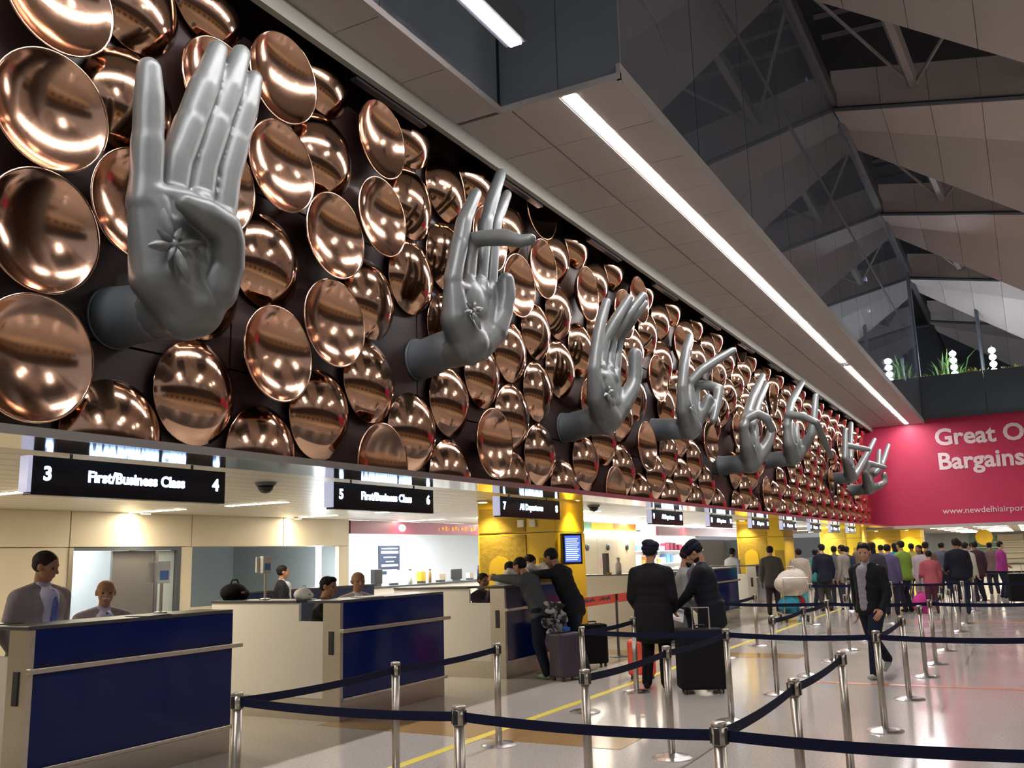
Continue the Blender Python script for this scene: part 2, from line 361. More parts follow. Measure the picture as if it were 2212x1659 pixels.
# roof of the high hall: tapering clad beams, skylight slats and struts
rf = empty('ceiling_roof'); tag(rf, 'high hall roof of tapering clad beams with dark slatted skylights', None, None, 'structure')
XA, XB, XC = -3.5, 4.0, 26.0
def zb(x, z0, s): return z0-s*(min(x, XB)-XA)
for k in range(-2, 5):
    yb = 16.4+9.85*k
    sec = lambda x: [(x, yb, 15.3-.19*(min(x, XB)-XA)), (x, yb, zb(x, 14.05, .20)), (x, yb+1.9, zb(x, 14.25, .335)), (x, yb+3.6, zb(x, 14.30, .70)), (x, yb+3.6, zb(x, 15.6, .62))]
    nseg = 6; xs = [XA+(XB-XA)*i/nseg for i in range(nseg+1)]+[XC]
    for i in range(len(xs)-1):
        A = sec(xs[i]); B = sec(xs[i+1]-.012); n = 5
        mb = MB().add(A, [(4, 3, 2, 1, 0)]).add(B, [(0, 1, 2, 3, 4)])
        for j in range(n): mb.quad(A[j], A[(j+1) % n], B[(j+1) % n], B[j])
        mb.build('roof_panel', 'roof_panel', rf, True)
    MB().tube([(XA, yb-.04, 14.08), (XB, yb-.04, 14.08-.2*(XB-XA)), (XC, yb-.04, 14.08-.2*(XB-XA))], .07, 6).build('dark_rail', 'steel_dark', rf)
    for j in range(5):
        y = yb+4.3+1.15*j
        MB().tube([(XA, y, 15.9), (XC, y, 14.3)], .10, 4).build('skylight_slat', 'roof_slat', rf)
    for x in (-1.6, 1.6, 5):
        MB().tube([(x, yb+3.7, zb(x, 15.2, .62)), (x+.25, yb+9.75, 14.6-.19*(min(x, XB)-XA))], .17, 6).build('strut', 'roof_strut', rf)
        MB().tube([(x+.25, yb+9.7, 14.5-.19*(min(x, XB)-XA)), (x-1.9, yb+5.2, 15.5)], .05, 6).build('brace', 'roof_strut', rf)
        MB().tube([(x+.25, yb+9.7, 14.5-.19*(min(x, XB)-XA)), (x+2.6, yb+4.6, 14.6)], .05, 6).build('brace', 'roof_strut', rf)
MB().box(-3.62, -3.40, 2, 72, 14.16, 14.6).build('edge_beam', 'roof_slat', rf)
MB().box(-8, 27, -8, 84, 17.2, 17.4).build('night_sky_sheet', 'night_dark', rf)  # added dark sheet standing for the night sky, keeps world light out of the skylights

# ------------------------------------------------------------------ copper dishes on a staggered lattice
R0 = .456
def dish_profile(h): # from centre to rim, apex at +x
    return [(R0*math.sin(t)/math.sin(1.0), h*(math.cos(t)-math.cos(1.0))/(1-math.cos(1.0))) for t in [1.0*i/12 for i in range(13)]]
pr = dish_profile(.185)
hv = [(max(r, 1e-4), x) for r, x in pr]+[(R0+.006, -.004), (R0+.004, -.016), (R0-.012, -.012)]+[(max(r-.012, 1e-4), x-.014) for r, x in pr[::-1]]
me_v = MB().lathe(hv, 44, (0, 0, 0), 'x').lathe([(.03, -.06), (.03, .168)], 8, (0, 0, 0), 'x').mesh('dish_domed')
hc = [(max(r, 1e-4), -x) for r, x in pr]+[(R0+.008, .006), (R0+.008, .02), (R0-.004, .02)]+[(max(r-.012, 1e-4), -x+.014) for r, x in pr[::-1]]
me_c = MB().lathe(hc, 44, (0, 0, 0), 'x').lathe([(.05, -.235), (.05, -.175)], 8, (0, 0, 0), 'x').mesh('dish_hollow')
for me, m in ((me_v, 'copper'), (me_c, 'copper_hollow')):
    me.materials.append(M[m])
    bm = bmesh.new(); bm.from_mesh(me); bmesh.ops.recalc_face_normals(bm, faces=bm.faces); bm.to_mesh(me); bm.free()
    for p in me.polygons: p.use_smooth = True
def clipped(me, zc):
    bm = bmesh.new(); bm.from_mesh(me); bmesh.ops.bisect_plane(bm, geom=bm.verts[:]+bm.edges[:]+bm.faces[:], plane_co=(0, 0, zc), plane_no=(0, 0, -1), clear_outer=True)
    q = me.copy(); bm.to_mesh(q); bm.free(); return q
me_v2 = clipped(me_v, -.045); me_c2 = clipped(me_c, -.045)
HANDS = [(4.74, 3.62), (8.98, 4.02), (13.0, 3.62), (17.1, 4.02), (21.5, 3.63), (26.05, 4.1), (35.7, 4.15), (39.85, 3.93)]
HOLLOW = {(0, 0), (0, 1), (0, 2), (0, 3), (1, 2), (2, 2), (2, 3), (3, 1), (3, 3), (3, 4), (4, 1), (4, 2), (5, 0), (5, 3), (5, 4), (8, 0), (8, 3), (9, 3), (10, 3), (10, 4), (12, 3), (12, 1), (13, 0), (14, 3), (15, 4), (15, 1), (16, 2), (18, 3), (20, 1), (21, 3), (23, 2), (24, 4), (26, 0), (28, 3), (30, 1), (33, 2), (35, 3), (38, 1), (41, 3), (44, 2), (47, 3)}
GAP = 'dish wall'
for k in range(-2, 51):
    for n in range(5):
        y = 3.93+.81*k; z = (3.12 if k % 2 == 0 else 2.65)+.94*n
        if y > YE-.47 or any(math.hypot(y-h[0], z-h[1]) < .70 for h in HANDS): continue
        hol = (k, n) in HOLLOW
        low = z < 3.0; o = bpy.data.objects.new('copper_dish', (me_c2 if hol else me_v2) if low else (me_c if hol else me_v)); C.objects.link(o)
        rnd = random.Random(k*17+n)
        o.location = (-5.98 if hol else -6.155, y, z)
        o.rotation_euler = (rnd.uniform(0, 6.28), math.radians(rnd.uniform(-2.5, 2.5)), math.radians(rnd.uniform(-2.5, 2.5)))
        if low: o.rotation_euler = (0, 0, math.radians(rnd.uniform(-2.5, 2.5)))
        nh = sum(1 for h in HANDS if h[0] < y); OR = ['first', 'second', 'third', 'fourth', 'fifth', 'sixth', 'seventh', 'eighth']
        wh = ', before the first giant hand' if nh == 0 else (', beyond the last giant hand' if nh == 8 else ', between the %s and %s giant hands' % (OR[nh-1], OR[nh]))
        row = 'cut by the ledge' if z < 3.0 else ('in the top row' if z > 6.3 else 'in the middle rows')
        tag(o, ('copper dish, hollow side out, ' if hol else 'copper dish domed outward, ')+row+wh, 'dish', 'copper dishes covering the wall')

# ------------------------------------------------------------------ hand sculptures
def leaf_mesh(L, w, t=.02):
    vs = []; n = 7
    for i in range(n+1):
        s = i/n; ww = w*math.sin(math.pi*min(1, s*.92+.04))**.8*(1-.25*s)
        vs += [(s*L, -ww, 0), (s*L, 0, t*math.sin(math.pi*s)+t*.6), (s*L, ww, 0)]
    fs = []
    for i in range(n): fs += [(3*i, 3*i+3, 3*i+4, 3*i+1), (3*i+1, 3*i+4, 3*i+5, 3*i+2)]
    m = MB().add(vs, fs); return m
PALMS = {1: [(1016, 672, -5.41, (.185, .27, .40))], 2: [(1306, 850, -5.41, (.17, .25, .40))]}
def hand(idx, label, wrist, palm, fingers, flower, vox, far=None):
    """wrist (x,y,X,r); palm list of (x,y,X,r) chains; fingers chains: all surveyed as points in the place"""
    Yf, Zf = HANDS[idx]; root = empty('hand_sculpture', (-6.22, Yf, Zf)); tag(root, label, 'sculpture', 'giant grey hand sculptures on the dish wall')
    o = root.location
    pt = lambda q: (at(q[0], q[1], q[2])-o, q[3])
    mb = MB()
    g = (1.16, 1.14, 1.16, 1.22, 1.3, 1.3, 1.35, 1.35)[idx]
    for ch in palm: mb.chain([pt(q) for q in ch])
    for ch in fingers:
        c2 = [(pt(q)[0], pt(q)[1]*g*(1.22 if k == len(ch)-1 else 1)) for k, q in enumerate(ch)]; mb.chain(c2)
    for (ex, ey, eX, er) in PALMS.get(idx, ()): mb.ell(at(ex, ey, eX)-o, er, None, 24, 16)
    W = pt(wrist); mb.ell(W[0], (W[1]*.72, W[1], W[1]))
    mb.cap(W[0], W[1]*.93, W[0]+Vector((-.22, (0-W[0].y)*.3, (0-W[0].z)*.3)), W[1]*.90)
    me = remesh(mb, vox, 8); link('hand', me, 'hand_paint', root, True)
    a = W[0]+Vector((-.12, 0, 0)); b = Vector((.0, 0, 0)); r1 = W[1]*.92
    f = MB().tube([a, a*.66+b*.34, Vector((.14, 0, 0)), Vector((.06, 0, 0)), b], [r1*.90, r1*.93, r1*.98, r1*1.02, r1*1.03], 36).tube([b+Vector((.03, 0, 0)), b], r1*1.06, 36); link('forearm', f.mesh(), 'hand_paint_shaded', root, True)
    if flower:
        cx, cy, X, sz, up = flower; c = at(cx, cy, X)-o; fl = empty('flower_relief'); fl.parent = root; fl.location = c
        fl.rotation_euler = (0, math.radians(90-up), 0)
        for k in range(8):
            L = sz*(1.0 if k % 2 == 0 else .62); p = leaf_mesh(L, L*.19, sz*.12).build('petal', 'hand_paint', fl, True); p.rotation_euler = (0, -.12, 2*math.pi*k/8+.35)
        MB().ell((0, 0, .02), (sz*.16, sz*.16, sz*.12), None, 12, 8).build('flower_heart', 'hand_paint', fl, True)
X0 = -5.40
hand(0, 'largest grey hand, thumb folded over the palm, three fingers slanting and one upright', (400, 662, -5.42, .265),
     [[(400, 660, -5.42, .24), (335, 600, -5.42, .19), (312, 440, -5.42, .125)], [(400, 640, -5.42, .22), (372, 430, -5.44, .13)], [(410, 640, -5.42, .22), (430, 440, -5.44, .13)], [(420, 640, -5.42, .22), (480, 475, -5.44, .12)],
      [(420, 670, -5.40, .22), (458, 610, -5.34, .19), (478, 545, -5.34, .14)], [(328, 418, -5.36, .085), (400, 432, -5.35, .09), (470, 474, -5.35, .085)],
      [(345, 600, -5.38, .17), (335, 440, -5.37, .11)], [(355, 500, -5.40, .16), (410, 530, -5.40, .16)], [(360, 570, -5.40, .18), (410, 580, -5.40, .18)], [(390, 640, -5.38, .18), (375, 450, -5.37, .12)], [(420, 640, -5.38, .18), (420, 470, -5.37, .12)]],
     [[(312, 440, -5.42, .118), (316, 390, -5.42, .105), (319, 310, -5.42, .108), (320, 290, -5.42, .100), (322, 215, -5.42, .100), (322, 150, -5.42, .066)],
      [(366, 430, -5.48, .115), (380, 350, -5.48, .110), (410, 270, -5.48, .113), (415, 258, -5.48, .106), (440, 190, -5.47, .108), (445, 178, -5.47, .10), (470, 108, -5.47, .060)],
      [(424, 440, -5.48, .115), (438, 355, -5.48, .108), (465, 270, -5.48, .112), (470, 258, -5.48, .104), (494, 190, -5.47, .106), (498, 178, -5.47, .10), (520, 118, -5.47, .062)],
      [(478, 460, -5.48, .110), (490, 380, -5.48, .102), (508, 310, -5.48, .106), (511, 298, -5.48, .10), (529, 235, -5.47, .10), (532, 225, -5.47, .095), (548, 172, -5.47, .058)],
      [(462, 625, -5.30, .165), (488, 575, -5.22, .125), (492, 520, -5.14, .115), (484, 492, -5.12, .115), (440, 462, -5.12, .105), (400, 440, -5.14, .055)]],
     (372, 530, -5.195, .27, 10), .0155)
hand(1, 'grey hand with one finger bent straight out and the thumb upright, second along the wall', (1012, 742, -5.42, .262),
     [[(1012, 740, -5.42, .24), (985, 690, -5.42, .185), (978, 605, -5.42, .10)], [(1012, 730, -5.42, .22), (1010, 612, -5.44, .11)], [(1020, 730, -5.42, .22), (1035, 615, -5.44, .11)], [(1025, 730, -5.42, .22), (1058, 622, -5.44, .10)],
      [(1030, 745, -5.40, .21), (1066, 715, -5.34, .17)], [(985, 622, -5.40, .10), (1052, 640, -5.40, .10)]],
     [[(978, 605, -5.42, .098), (985, 565, -5.42, .092), (992, 530, -5.42, .094), (994, 522, -5.42, .088), (1002, 480, -5.42, .088), (1005, 470, -5.42, .083), (1028, 418, -5.40, .052)],
      [(1010, 612, -5.46, .085), (1014, 560, -5.46, .085), (1017, 519, -5.44, .088), (1050, 514, -5.22, .088), (1090, 513, -4.98, .092), (1125, 521, -4.76, .07), (1146, 517, -4.64, .05)],
      [(1035, 615, -5.48, .085), (1042, 545, -5.48, .083), (1049, 480, -5.48, .085), (1052, 470, -5.48, .08), (1064, 428, -5.46, .08), (1082, 375, -5.44, .052)],
      [(1058, 622, -5.50, .083), (1063, 550, -5.50, .08), (1069, 485, -5.50, .082), (1072, 475, -5.50, .077), (1082, 450, -5.49, .075), (1095, 420, -5.48, .048)],
      [(1064, 715, -5.34, .165), (1085, 678, -5.28, .115), (1090, 655, -5.26, .105), (1093, 640, -5.25, .108), (1093, 606, -5.24, .075)]],
     (1019, 672, -5.225, .23, 8), .016)
hand(2, 'grey hand with all four fingers curling forward above an upright thumb', (1310, 905, -5.42, .252),
     [[(1310, 905, -5.42, .235), (1290, 862, -5.42, .165), (1282, 800, -5.42, .10)], [(1310, 895, -5.42, .2), (1297, 795, -5.44, .105)], [(1312, 895, -5.42, .2), (1314, 798, -5.44, .105)], [(1315, 895, -5.42, .2), (1329, 806, -5.44, .095)],
      [(1318, 905, -5.40, .2), (1340, 880, -5.33, .155)], [(1288, 812, -5.40, .10), (1322, 818, -5.40, .10)], [(1296, 870, -5.40, .17), (1318, 872, -5.40, .17)]],
     [[(1282, 800, -5.42, .09), (1286, 768, -5.42, .085), (1290, 738, -5.42, .088), (1298, 695, -5.40, .08), (1310, 652, -5.36, .052)],
      [(1297, 795, -5.46, .085), (1301, 765, -5.46, .08), (1306, 733, -5.44, .085), (1332, 688, -5.28, .08), (1359, 644, -5.14, .052)],
      [(1314, 798, -5.47, .085), (1317, 765, -5.47, .08), (1322, 730, -5.44, .085), (1355, 682, -5.22, .08), (1389, 639, -5.02, .052)],
      [(1329, 806, -5.48, .08), (1332, 765, -5.48, .075), (1336, 733, -5.46, .08), (1364, 692, -5.26, .075), (1392, 655, -5.10, .05)],
      [(1338, 882, -5.33, .15), (1362, 845, -5.24, .115), (1370, 825, -5.22, .10), (1372, 805, -5.21, .103), (1372, 765, -5.20, .078)]],
     (1312, 850, -5.235, .22, 8), .02)
hand(3, 'grey hand with one finger up, one slanting out and one hooked to the thumb', (1490, 924, -5.42, .245),
     [[(1490, 924, -5.42, .23), (1478, 890, -5.42, .16), (1473, 838, -5.42, .10)], [(1490, 915, -5.42, .2), (1488, 832, -5.44, .10)], [(1492, 915, -5.42, .19), (1502, 836, -5.42, .095)], [(1495, 920, -5.40, .19), (1508, 900, -5.32, .14)]],
     [[(1473, 838, -5.42, .09), (1477, 790, -5.42, .086), (1482, 755, -5.42, .08), (1490, 727, -5.40, .05)],
      [(1492, 825, -5.40, .085), (1515, 800, -5.22, .082), (1545, 780, -5.02, .078), (1584, 757, -4.76, .05)],
      [(1502, 832, -5.40, .085), (1530, 832, -5.2, .085), (1553, 840, -5.02, .085), (1548, 875, -5.0, .075), (1541, 908, -5.0, .05)],
      [(1508, 902, -5.32, .13), (1522, 885, -5.2, .10), (1530, 862, -5.12, .07)]],
     (1492, 880, -5.25, .18, 15), .024)
hand(4, 'grey hand with slanting upright fingers and one finger curled down to the thumb', (1622, 1000, -5.42, .25),
     [[(1622, 1000, -5.42, .23), (1612, 965, -5.42, .16), (1606, 922, -5.42, .10)], [(1622, 990, -5.42, .2), (1618, 918, -5.44, .10)], [(1624, 990, -5.42, .2), (1630, 922, -5.44, .10)], [(1628, 1000, -5.4, .2), (1640, 985, -5.32, .15)]],
     [[(1606, 922, -5.42, .09), (1624, 862, -5.42, .085), (1647, 812, -5.40, .055)], [(1622, 918, -5.46, .09), (1640, 862, -5.46, .085), (1655, 830, -5.44, .055)],
      [(1612, 905, -5.38, .088), (1634, 893, -5.2, .085), (1656, 904, -5.0, .085), (1667, 928, -4.95, .055)], [(1642, 985, -5.3, .13), (1660, 955, -5.15, .1), (1666, 934, -5.1, .065)]],
     (1630, 962, -5.24, .19, 15), .028)
hand(5, 'grey hand with a raised finger, a level finger and one long finger pointing down', (1712, 988, -5.42, .25),
     [[(1712, 988, -5.42, .23), (1703, 960, -5.42, .16), (1699, 920, -5.42, .10)], [(1712, 980, -5.42, .2), (1709, 916, -5.44, .1)], [(1714, 980, -5.42, .2), (1719, 920, -5.44, .1)], [(1718, 988, -5.4, .2), (1730, 975, -5.3, .15)]],
     [[(1699, 920, -5.42, .095), (1709, 868, -5.42, .09), (1732, 826, -5.38, .06)], [(1702, 895, -5.38, .09), (1735, 900, -4.98, .085), (1763, 912, -4.62, .06)],
      [(1764, 912, -4.62, .07), (1780, 952, -4.6, .08), (1795, 986, -4.6, .05)], [(1732, 972, -5.3, .13), (1752, 940, -5.0, .1), (1758, 905, -4.9, .085), (1762, 855, -4.85, .055)]],
     (1720, 958, -5.24, .19, 15), .03)
hand(6, 'small far grey hand with two upright fingers and an outstretched thumb', (1838, 1030, -5.42, .25),
     [[(1838, 1030, -5.42, .23), (1826, 990, -5.42, .12)], [(1838, 1025, -5.42, .2), (1836, 988, -5.42, .11)], [(1842, 1030, -5.4, .2), (1854, 1015, -5.3, .14)]],
     [[(1825, 990, -5.42, .095), (1825, 928, -5.40, .06)], [(1836, 988, -5.44, .1), (1838, 915, -5.42, .06)], [(1830, 962, -5.38, .09), (1876, 971, -4.72, .055)], [(1854, 1015, -5.3, .12), (1875, 978, -5.0, .09), (1889, 950, -4.9, .055)]],
     (1842, 1008, -5.24, .18, 15), .035)
hand(7, 'last far grey hand beside the red wall with fingers gathered', (1876, 1056, -5.42, .25),
     [[(1876, 1056, -5.42, .23), (1868, 1022, -5.42, .12)], [(1878, 1050, -5.42, .2), (1880, 1020, -5.42, .11)], [(1882, 1056, -5.4, .2), (1898, 1050, -5.1, .14)]],
     [[(1870, 1022, -5.42, .1), (1876, 1000, -5.3, .09), (1912, 1010, -4.72, .055)], [(1880, 1022, -5.4, .11), (1897, 1010, -5.1, .1), (1899, 974, -5.08, .06)], [(1890, 1022, -5.2, .11), (1904, 1008, -5.0, .1), (1919, 962, -4.9, .06)],
      [(1898, 1050, -5.1, .12), (1912, 1042, -4.95, .1), (1910, 1026, -4.95, .08)]],
     (1880, 1036, -5.24, .16, 15), .035)

# ------------------------------------------------------------------ behind the counters: back wall, office window, door, kiosk
XW = -13.5
wb = empty('wall_back'); tag(wb, 'cream panelled back wall behind the check-in desks', None, None, 'structure')
def yw(x, X=XW): return at(x, 1200, X).y
D0, D1, W0, W1, SH = yw(150), yw(388), yw(415), yw(732), yw(755)
zt = 1.99
for y0, y1 in ((-5, 4.5), (4.52, 6.9), (6.92, 9.68), (9.70, 12.18), (12.20, 14.6), (14.62, SH-.02)): MB().box(XW-.1, XW, y0, y1, zt+.012, 2.58).build('wall_panel', 'cream', wb)
for y0, y1 in ((-5, 4.5), (4.52, 7.2), (7.22, D0-.02), (D1+.02, W0), (W1, SH-.02)): MB().box(XW-.1, XW, y0, y1, 0, zt).build('wall_panel', 'cream', wb)
MB().box(XW-.1, XW, W0+.01, W1-.01, 0, .90).build('wall_panel', 'cream', wb)
MB().box(XW-.2, XW-.12, -5, SH, zt, 2.58).build('wall_core', 'cream', wb)
# office behind the opening
of = empty('wall_office'); tag(of, 'pale blue-grey office walls seen through the wide opening', None, None, 'structure')
MB().box(XW-3.6, XW-3.5, D1+.2, SH, 0, 2.6).build('office_wall', 'office_grey', of)
MB().box(XW-3.5, XW-.2, D1+.15, D1+.2, 0, 2.6).build('office_wall', 'office_grey', of)
MB().box(XW-3.5, XW-.2, SH-.1, SH-.02, 0, 2.6).build('office_wall', 'office_grey', of)
MB().box(XW-3.5, XW-.22, D1+.2, SH-.1, 2.5, 2.58).build('office_ceiling', 'office_grey', of)
o = MB().box(-.04, .04, -.045, .045, 0, 1.085).build('tube_light', 'lamp_office', None, False, 0, (XW-.05, yw(692), .90)); tag(o, 'upright white light tube in the office opening', 'light')
dr = empty('door_1', (XW, D0, 0)); tag(dr, 'office doorway with bright inner wall and dark sliding leaf', None, None, 'structure')
L = D1-D0
MB().box(-.16, .02, -.02, .06, 0, zt).build('door_frame', 'steel', dr); MB().box(-.16, .02, L-.06, L+.02, 0, zt).build('door_frame', 'steel_dark', dr); MB().box(-.16, .02, .06, L-.06, zt-.05, zt).build('door_frame', 'steel_dark', dr)
MB().box(-.10, -.05, .85, 1.72, 0, zt-.06).build('sliding_leaf', 'door_grey', dr); MB().box(-.10, -.05, 1.73, 1.80, 0, zt-.06).build('leaf_edge', 'steel_bright', dr)
MB().box(-.09, -.06, 1.81, L-.07, 0, zt-.06).build('glass_leaf', 'glass_door', dr)
MB().box(-1.4, -1.35, -.3, L, 0, 2.5).build('inner_wall', 'shop_white', dr); MB().box(-1.35, -.2, -.35, -.3, 0, 2.5).build('inner_wall', 'shop_white', dr)
o = MB().box(-.3, .3, -.3, .3, 0, .04).build('doorway_lamp', 'lamp_office', None, False, 0, (XW-.75, D0+.4, 2.44)); tag(o, 'square ceiling lamp inside the bright doorway', 'light')
# bright kiosk with maroon fascia
ks = empty('kiosk', (XW, SH, 0)); tag(ks, 'brightly lit white kiosk under a maroon fascia beside the yellow pillar', 'kiosk')
KL = 7.2
MB().box(-.1, .03, 0, KL, 2.27, 2.57).build('fascia', 'maroon_sign', ks)
[MB().box(.03, .036, 3.6+.16*q, 3.6+.16*q+(.13 if q % 3 else .06), 2.37+.02*(q % 2), 2.45+.02*(q % 3)).build('lettering_stroke', 'orange', ks) for q in range(12)]
MB().ell((.033, 2.0, 2.42), (.006, .16, .09), None, 14, 8).build('emblem', 'banner_text', ks, True)
MB().box(-3.1, -3.0, 0, KL+4, 0, 2.6).build('back_panel', 'shop_white', ks); MB().box(-3.0, -.1, .0, .06, 0, 2.55).build('side_panel', 'shop_white', ks); MB().box(-3.0, -.1, KL+3.9, KL+4, 0, 2.55).build('side_panel', 'shop_white', ks)
MB().box(-.16, -.10, 0, .10, 0, 2.27).build('post', 'cream', ks)
for i in range(3): MB().box(-2.6, -.5, 1.0+2.2*i, 1.35+2.2*i, 2.50, 2.54).build('ceiling_lamp', 'lamp_white', ks)
MB().box(-.65, -.1, .1, KL+3, 0, 1.0).build('serving_counter', 'white_laminate', ks); MB().box(-.7, -.06, .1, KL+3, 1.0, 1.04).build('counter_top', 'dark_ledge', ks)
mb_ = empty('menu_board', (XW-3.0, yw(820, XW-2.95), 1.25)); tag(mb_, 'dark menu board with white lines inside the bright kiosk', 'sign')
bw = yw(864, XW-2.95)-yw(820, XW-2.95); MB().box(0, .04, 0, bw, 0, .82).build('board', 'menu_board', mb_)
for i, (a, b, h) in enumerate(((.1, .9, .03), (.08, .92, .07), (.2, .8, .03), (.3, .7, .03), (.1, .9, .06), (.15, .85, .04))): MB().box(.041, .05, bw*a, bw*b, .72-.125*i, .72-.125*i+h).build('printed_line', 'paper', mb_)
KO = (('coffee_machine', .22, .42, .30, 'steel_bright', 'chrome coffee machine on the kiosk counter', .7), ('espresso_grinder', .14, .3, .4, 'black_plastic', 'black grinder beside the coffee machine on the kiosk counter', 1.5), ('till_screen', .06, .5, .36, 'screen_row', 'glowing white till screen on the kiosk counter', 2.2),
      ('paper_cups', .12, .12, .34, 'paper', 'stack of white paper cups on the kiosk counter', 2.9), ('cookie_jar', .16, .2, .3, 'yellow_arch', 'amber jar on the kiosk counter', 3.4), ('syrup_bottle', .08, .08, .32, 'brown_tile', 'brown bottle on the kiosk counter', 3.8), ('card_box', .15, .3, .22, 'sack', 'tan cardboard box on the kiosk counter', 4.3),
      ('till_screen', .06, .5, .32, 'black_plastic', 'black back of a till screen on the kiosk counter', 5.1), ('napkin_holder', .14, .2, .2, 'steel', 'steel napkin holder on the kiosk counter', 5.8), ('flask', .1, .1, .36, 'purple_case', 'dark flask standing on the kiosk counter', 6.3))
for nm, dx, dy, h, m, lb, y in KO:
    t = empty(nm, (XW-.38, SH+y, 1.04)); tag(t, lb, 'kitchenware' if 'screen' not in nm else 'screen')
    if dx == dy: MB().lathe([(dx*.5, 0), (dx*.5, h*.72), (dx*.32, h*.86), (dx*.32, h)], 14).build('body', m, t, True); MB().lathe([(dx*.35, h), (dx*.35, h+.03)], 14).build('lid', 'dark_ledge', t)
    else: MB().box(-dx/2, dx/2, -dy/2, dy/2, .05, h).build('body', m, t, False, .01); MB().box(-dx*.6, dx*.6, -dy*.3, dy*.3, 0, .05).build('foot', 'dark_ledge', t)
# low blue partition and back desks
pt_ = empty('partition', (-11.2, 11.0, 0)); tag(pt_, 'low navy partition in front of the office opening', 'partition'); MB().box(-.05, .05, 0, 3.6, .08, 1.18).build('panel', 'navy', pt_); MB().box(-.06, .06, -.03, 3.63, 1.18, 1.21).build('cap_rail', 'dark_ledge', pt_)
MB().box(-.05, .05, 0, .06, 0, .08).build('foot', 'steel_dark', pt_); MB().box(-.05, .05, 3.54, 3.6, 0, .08).build('foot', 'steel_dark', pt_)
# yellow pillars
def pillar(label, y0, y1, x0=-7.98, x1=-6.12, h=2.575):
    t = empty('yellow_pillar', ((x0+x1)/2, y0, 0)); tag(t, label, 'pillar', None); w = (x1-x0)/2
    MB().box(-w, w, 0, y1-y0, 0, 2.02).build('lower_cladding', 'yellow_wall', t); MB().box(-w, w, 0, y1-y0, 2.032, h).build('upper_cladding', 'yellow_wall', t)
    MB().box(-w+.01, w-.01, .01, y1-y0-.01, 2.02, 2.032).build('joint', 'vent_black', t)
    MB().box(-w+.04, w*.28, -.02, 0, .6, 2.0).build('rough_relief', 'yellow_rough', t); MB().box(-w+.04, w*.28, -.02, 0, 2.05, 2.45).build('rough_relief', 'yellow_rough', t)
    MB().box(w*.60, w-.01, -.02, 0, .4, 1.62).build('rough_relief', 'yellow_rough', t)
    ar = [(-.50+.0, .6), (-.08, .6), (-.08, 1.45)]+[(-.29+.21*math.cos(a), 1.45+.21*math.sin(a)) for a in [math.pi*i/10 for i in range(1, 10)]]+[(-.50, 1.45)]
    MB().prism(ar, 1, -.035, -.02).build('arch_relief', 'yellow_arch', t)
    return t
PF = 13.50; PX = aty(1197, 1150, PF).x; PL = aty(1033, 1150, PF).x; PY = at(1262, 1150, PX).y
pillar('first yellow pillar with rough arch relief behind the third desk', PF, PY, PL, PX)
pillar('second yellow pillar standing between the far desks', 29.0, 30.4, -7.98, -6.55)
pillar('third yellow pillar near the far end of the desks', 42.4, 44.2, -8.0, -6.3)
pillar('last yellow pillar beyond the red wall', 53, 55, -7.6, -4.9, 2.48)
def spotlamp(x, y, z, label, e, col=(1, .86, .55)):
    t = empty('spot_lamp', (x, y, z)); tag(t, label, 'light', 'ceiling spots washing the pillars')
    MB().lathe([(.09, -.03), (.11, 0)], 16).build('rim', 'steel', t); MB().lathe([(.075, -.034), (.075, -.031)], 16).build('lens', 'lamp_warm', t)
    l = bpy.data.lights.new('spot', 'SPOT'); l.energy = e; l.color = col; l.spot_size = 1.9; l.spot_blend = .8; l.shadow_soft_size = .06
    q = bpy.data.objects.new('spot_bulb', l); C.objects.link(q); q.parent = t; q.location = (0, 0, -.06)
for (x, y) in ((-7.85, PF-.28), (PX+.22, PF+.6)): spotlamp(x, y, 2.575, 'small ceiling spot close to the face of the first yellow pillar', 26)
for (x, y) in ((-7.7, 28.72), (-6.3, 29.6)): spotlamp(x, y, 2.575, 'small ceiling spot close to the face of the second yellow pillar', 30)
for (x, y) in ((-7.6, 42.1), (-6.05, 43.2)): spotlamp(x, y, 2.575, 'small ceiling spot close to the face of the third yellow pillar', 32)
for (x, y) in ((-7.0, 52.6), (-5.5, 52.6)): spotlamp(x, y, 2.47, 'small ceiling spot close to the face of the last yellow pillar', 60)
for y in (10.9, 14.7): spotlamp(-13.2, y, 2.575, 'small ceiling spot washing the cream back wall', 14)
# screen on the pillar
sc = empty('flight_monitor', (PX+.135, at(1233, 1170, PX+.135).y, 1.50), math.radians(55)); tag(sc, 'black flight information monitor on the first yellow pillar', 'monitor')
MB().box(-.20, .16, -.09, .0, 0, .50).build('case', 'black_plastic', sc, False, .008); MB().box(-.165, .125, -.095, -.09, .04, .46).build('screen', 'screen', sc)
for i in range(11): MB().box(-.15, .06+.04*((i*7) % 3)/2, -.0975, -.095, .07+.033*i, .083+.033*i).build('text_row', 'screen_row', sc)
MB().box(-.06, .06, 0, .19, .15, .35).build('bracket', 'steel_dark', sc)
for dx in (-.9, -.55): o = MB().box(-.06, .06, -.05, .0, 0, .12).build('junction_box', 'paper', None, False, .006, (PX-.35+dx*.6+.3, PF, 2.12)); tag(o, 'small white junction box on the first yellow pillar', 'box', 'junction boxes on the pillar')

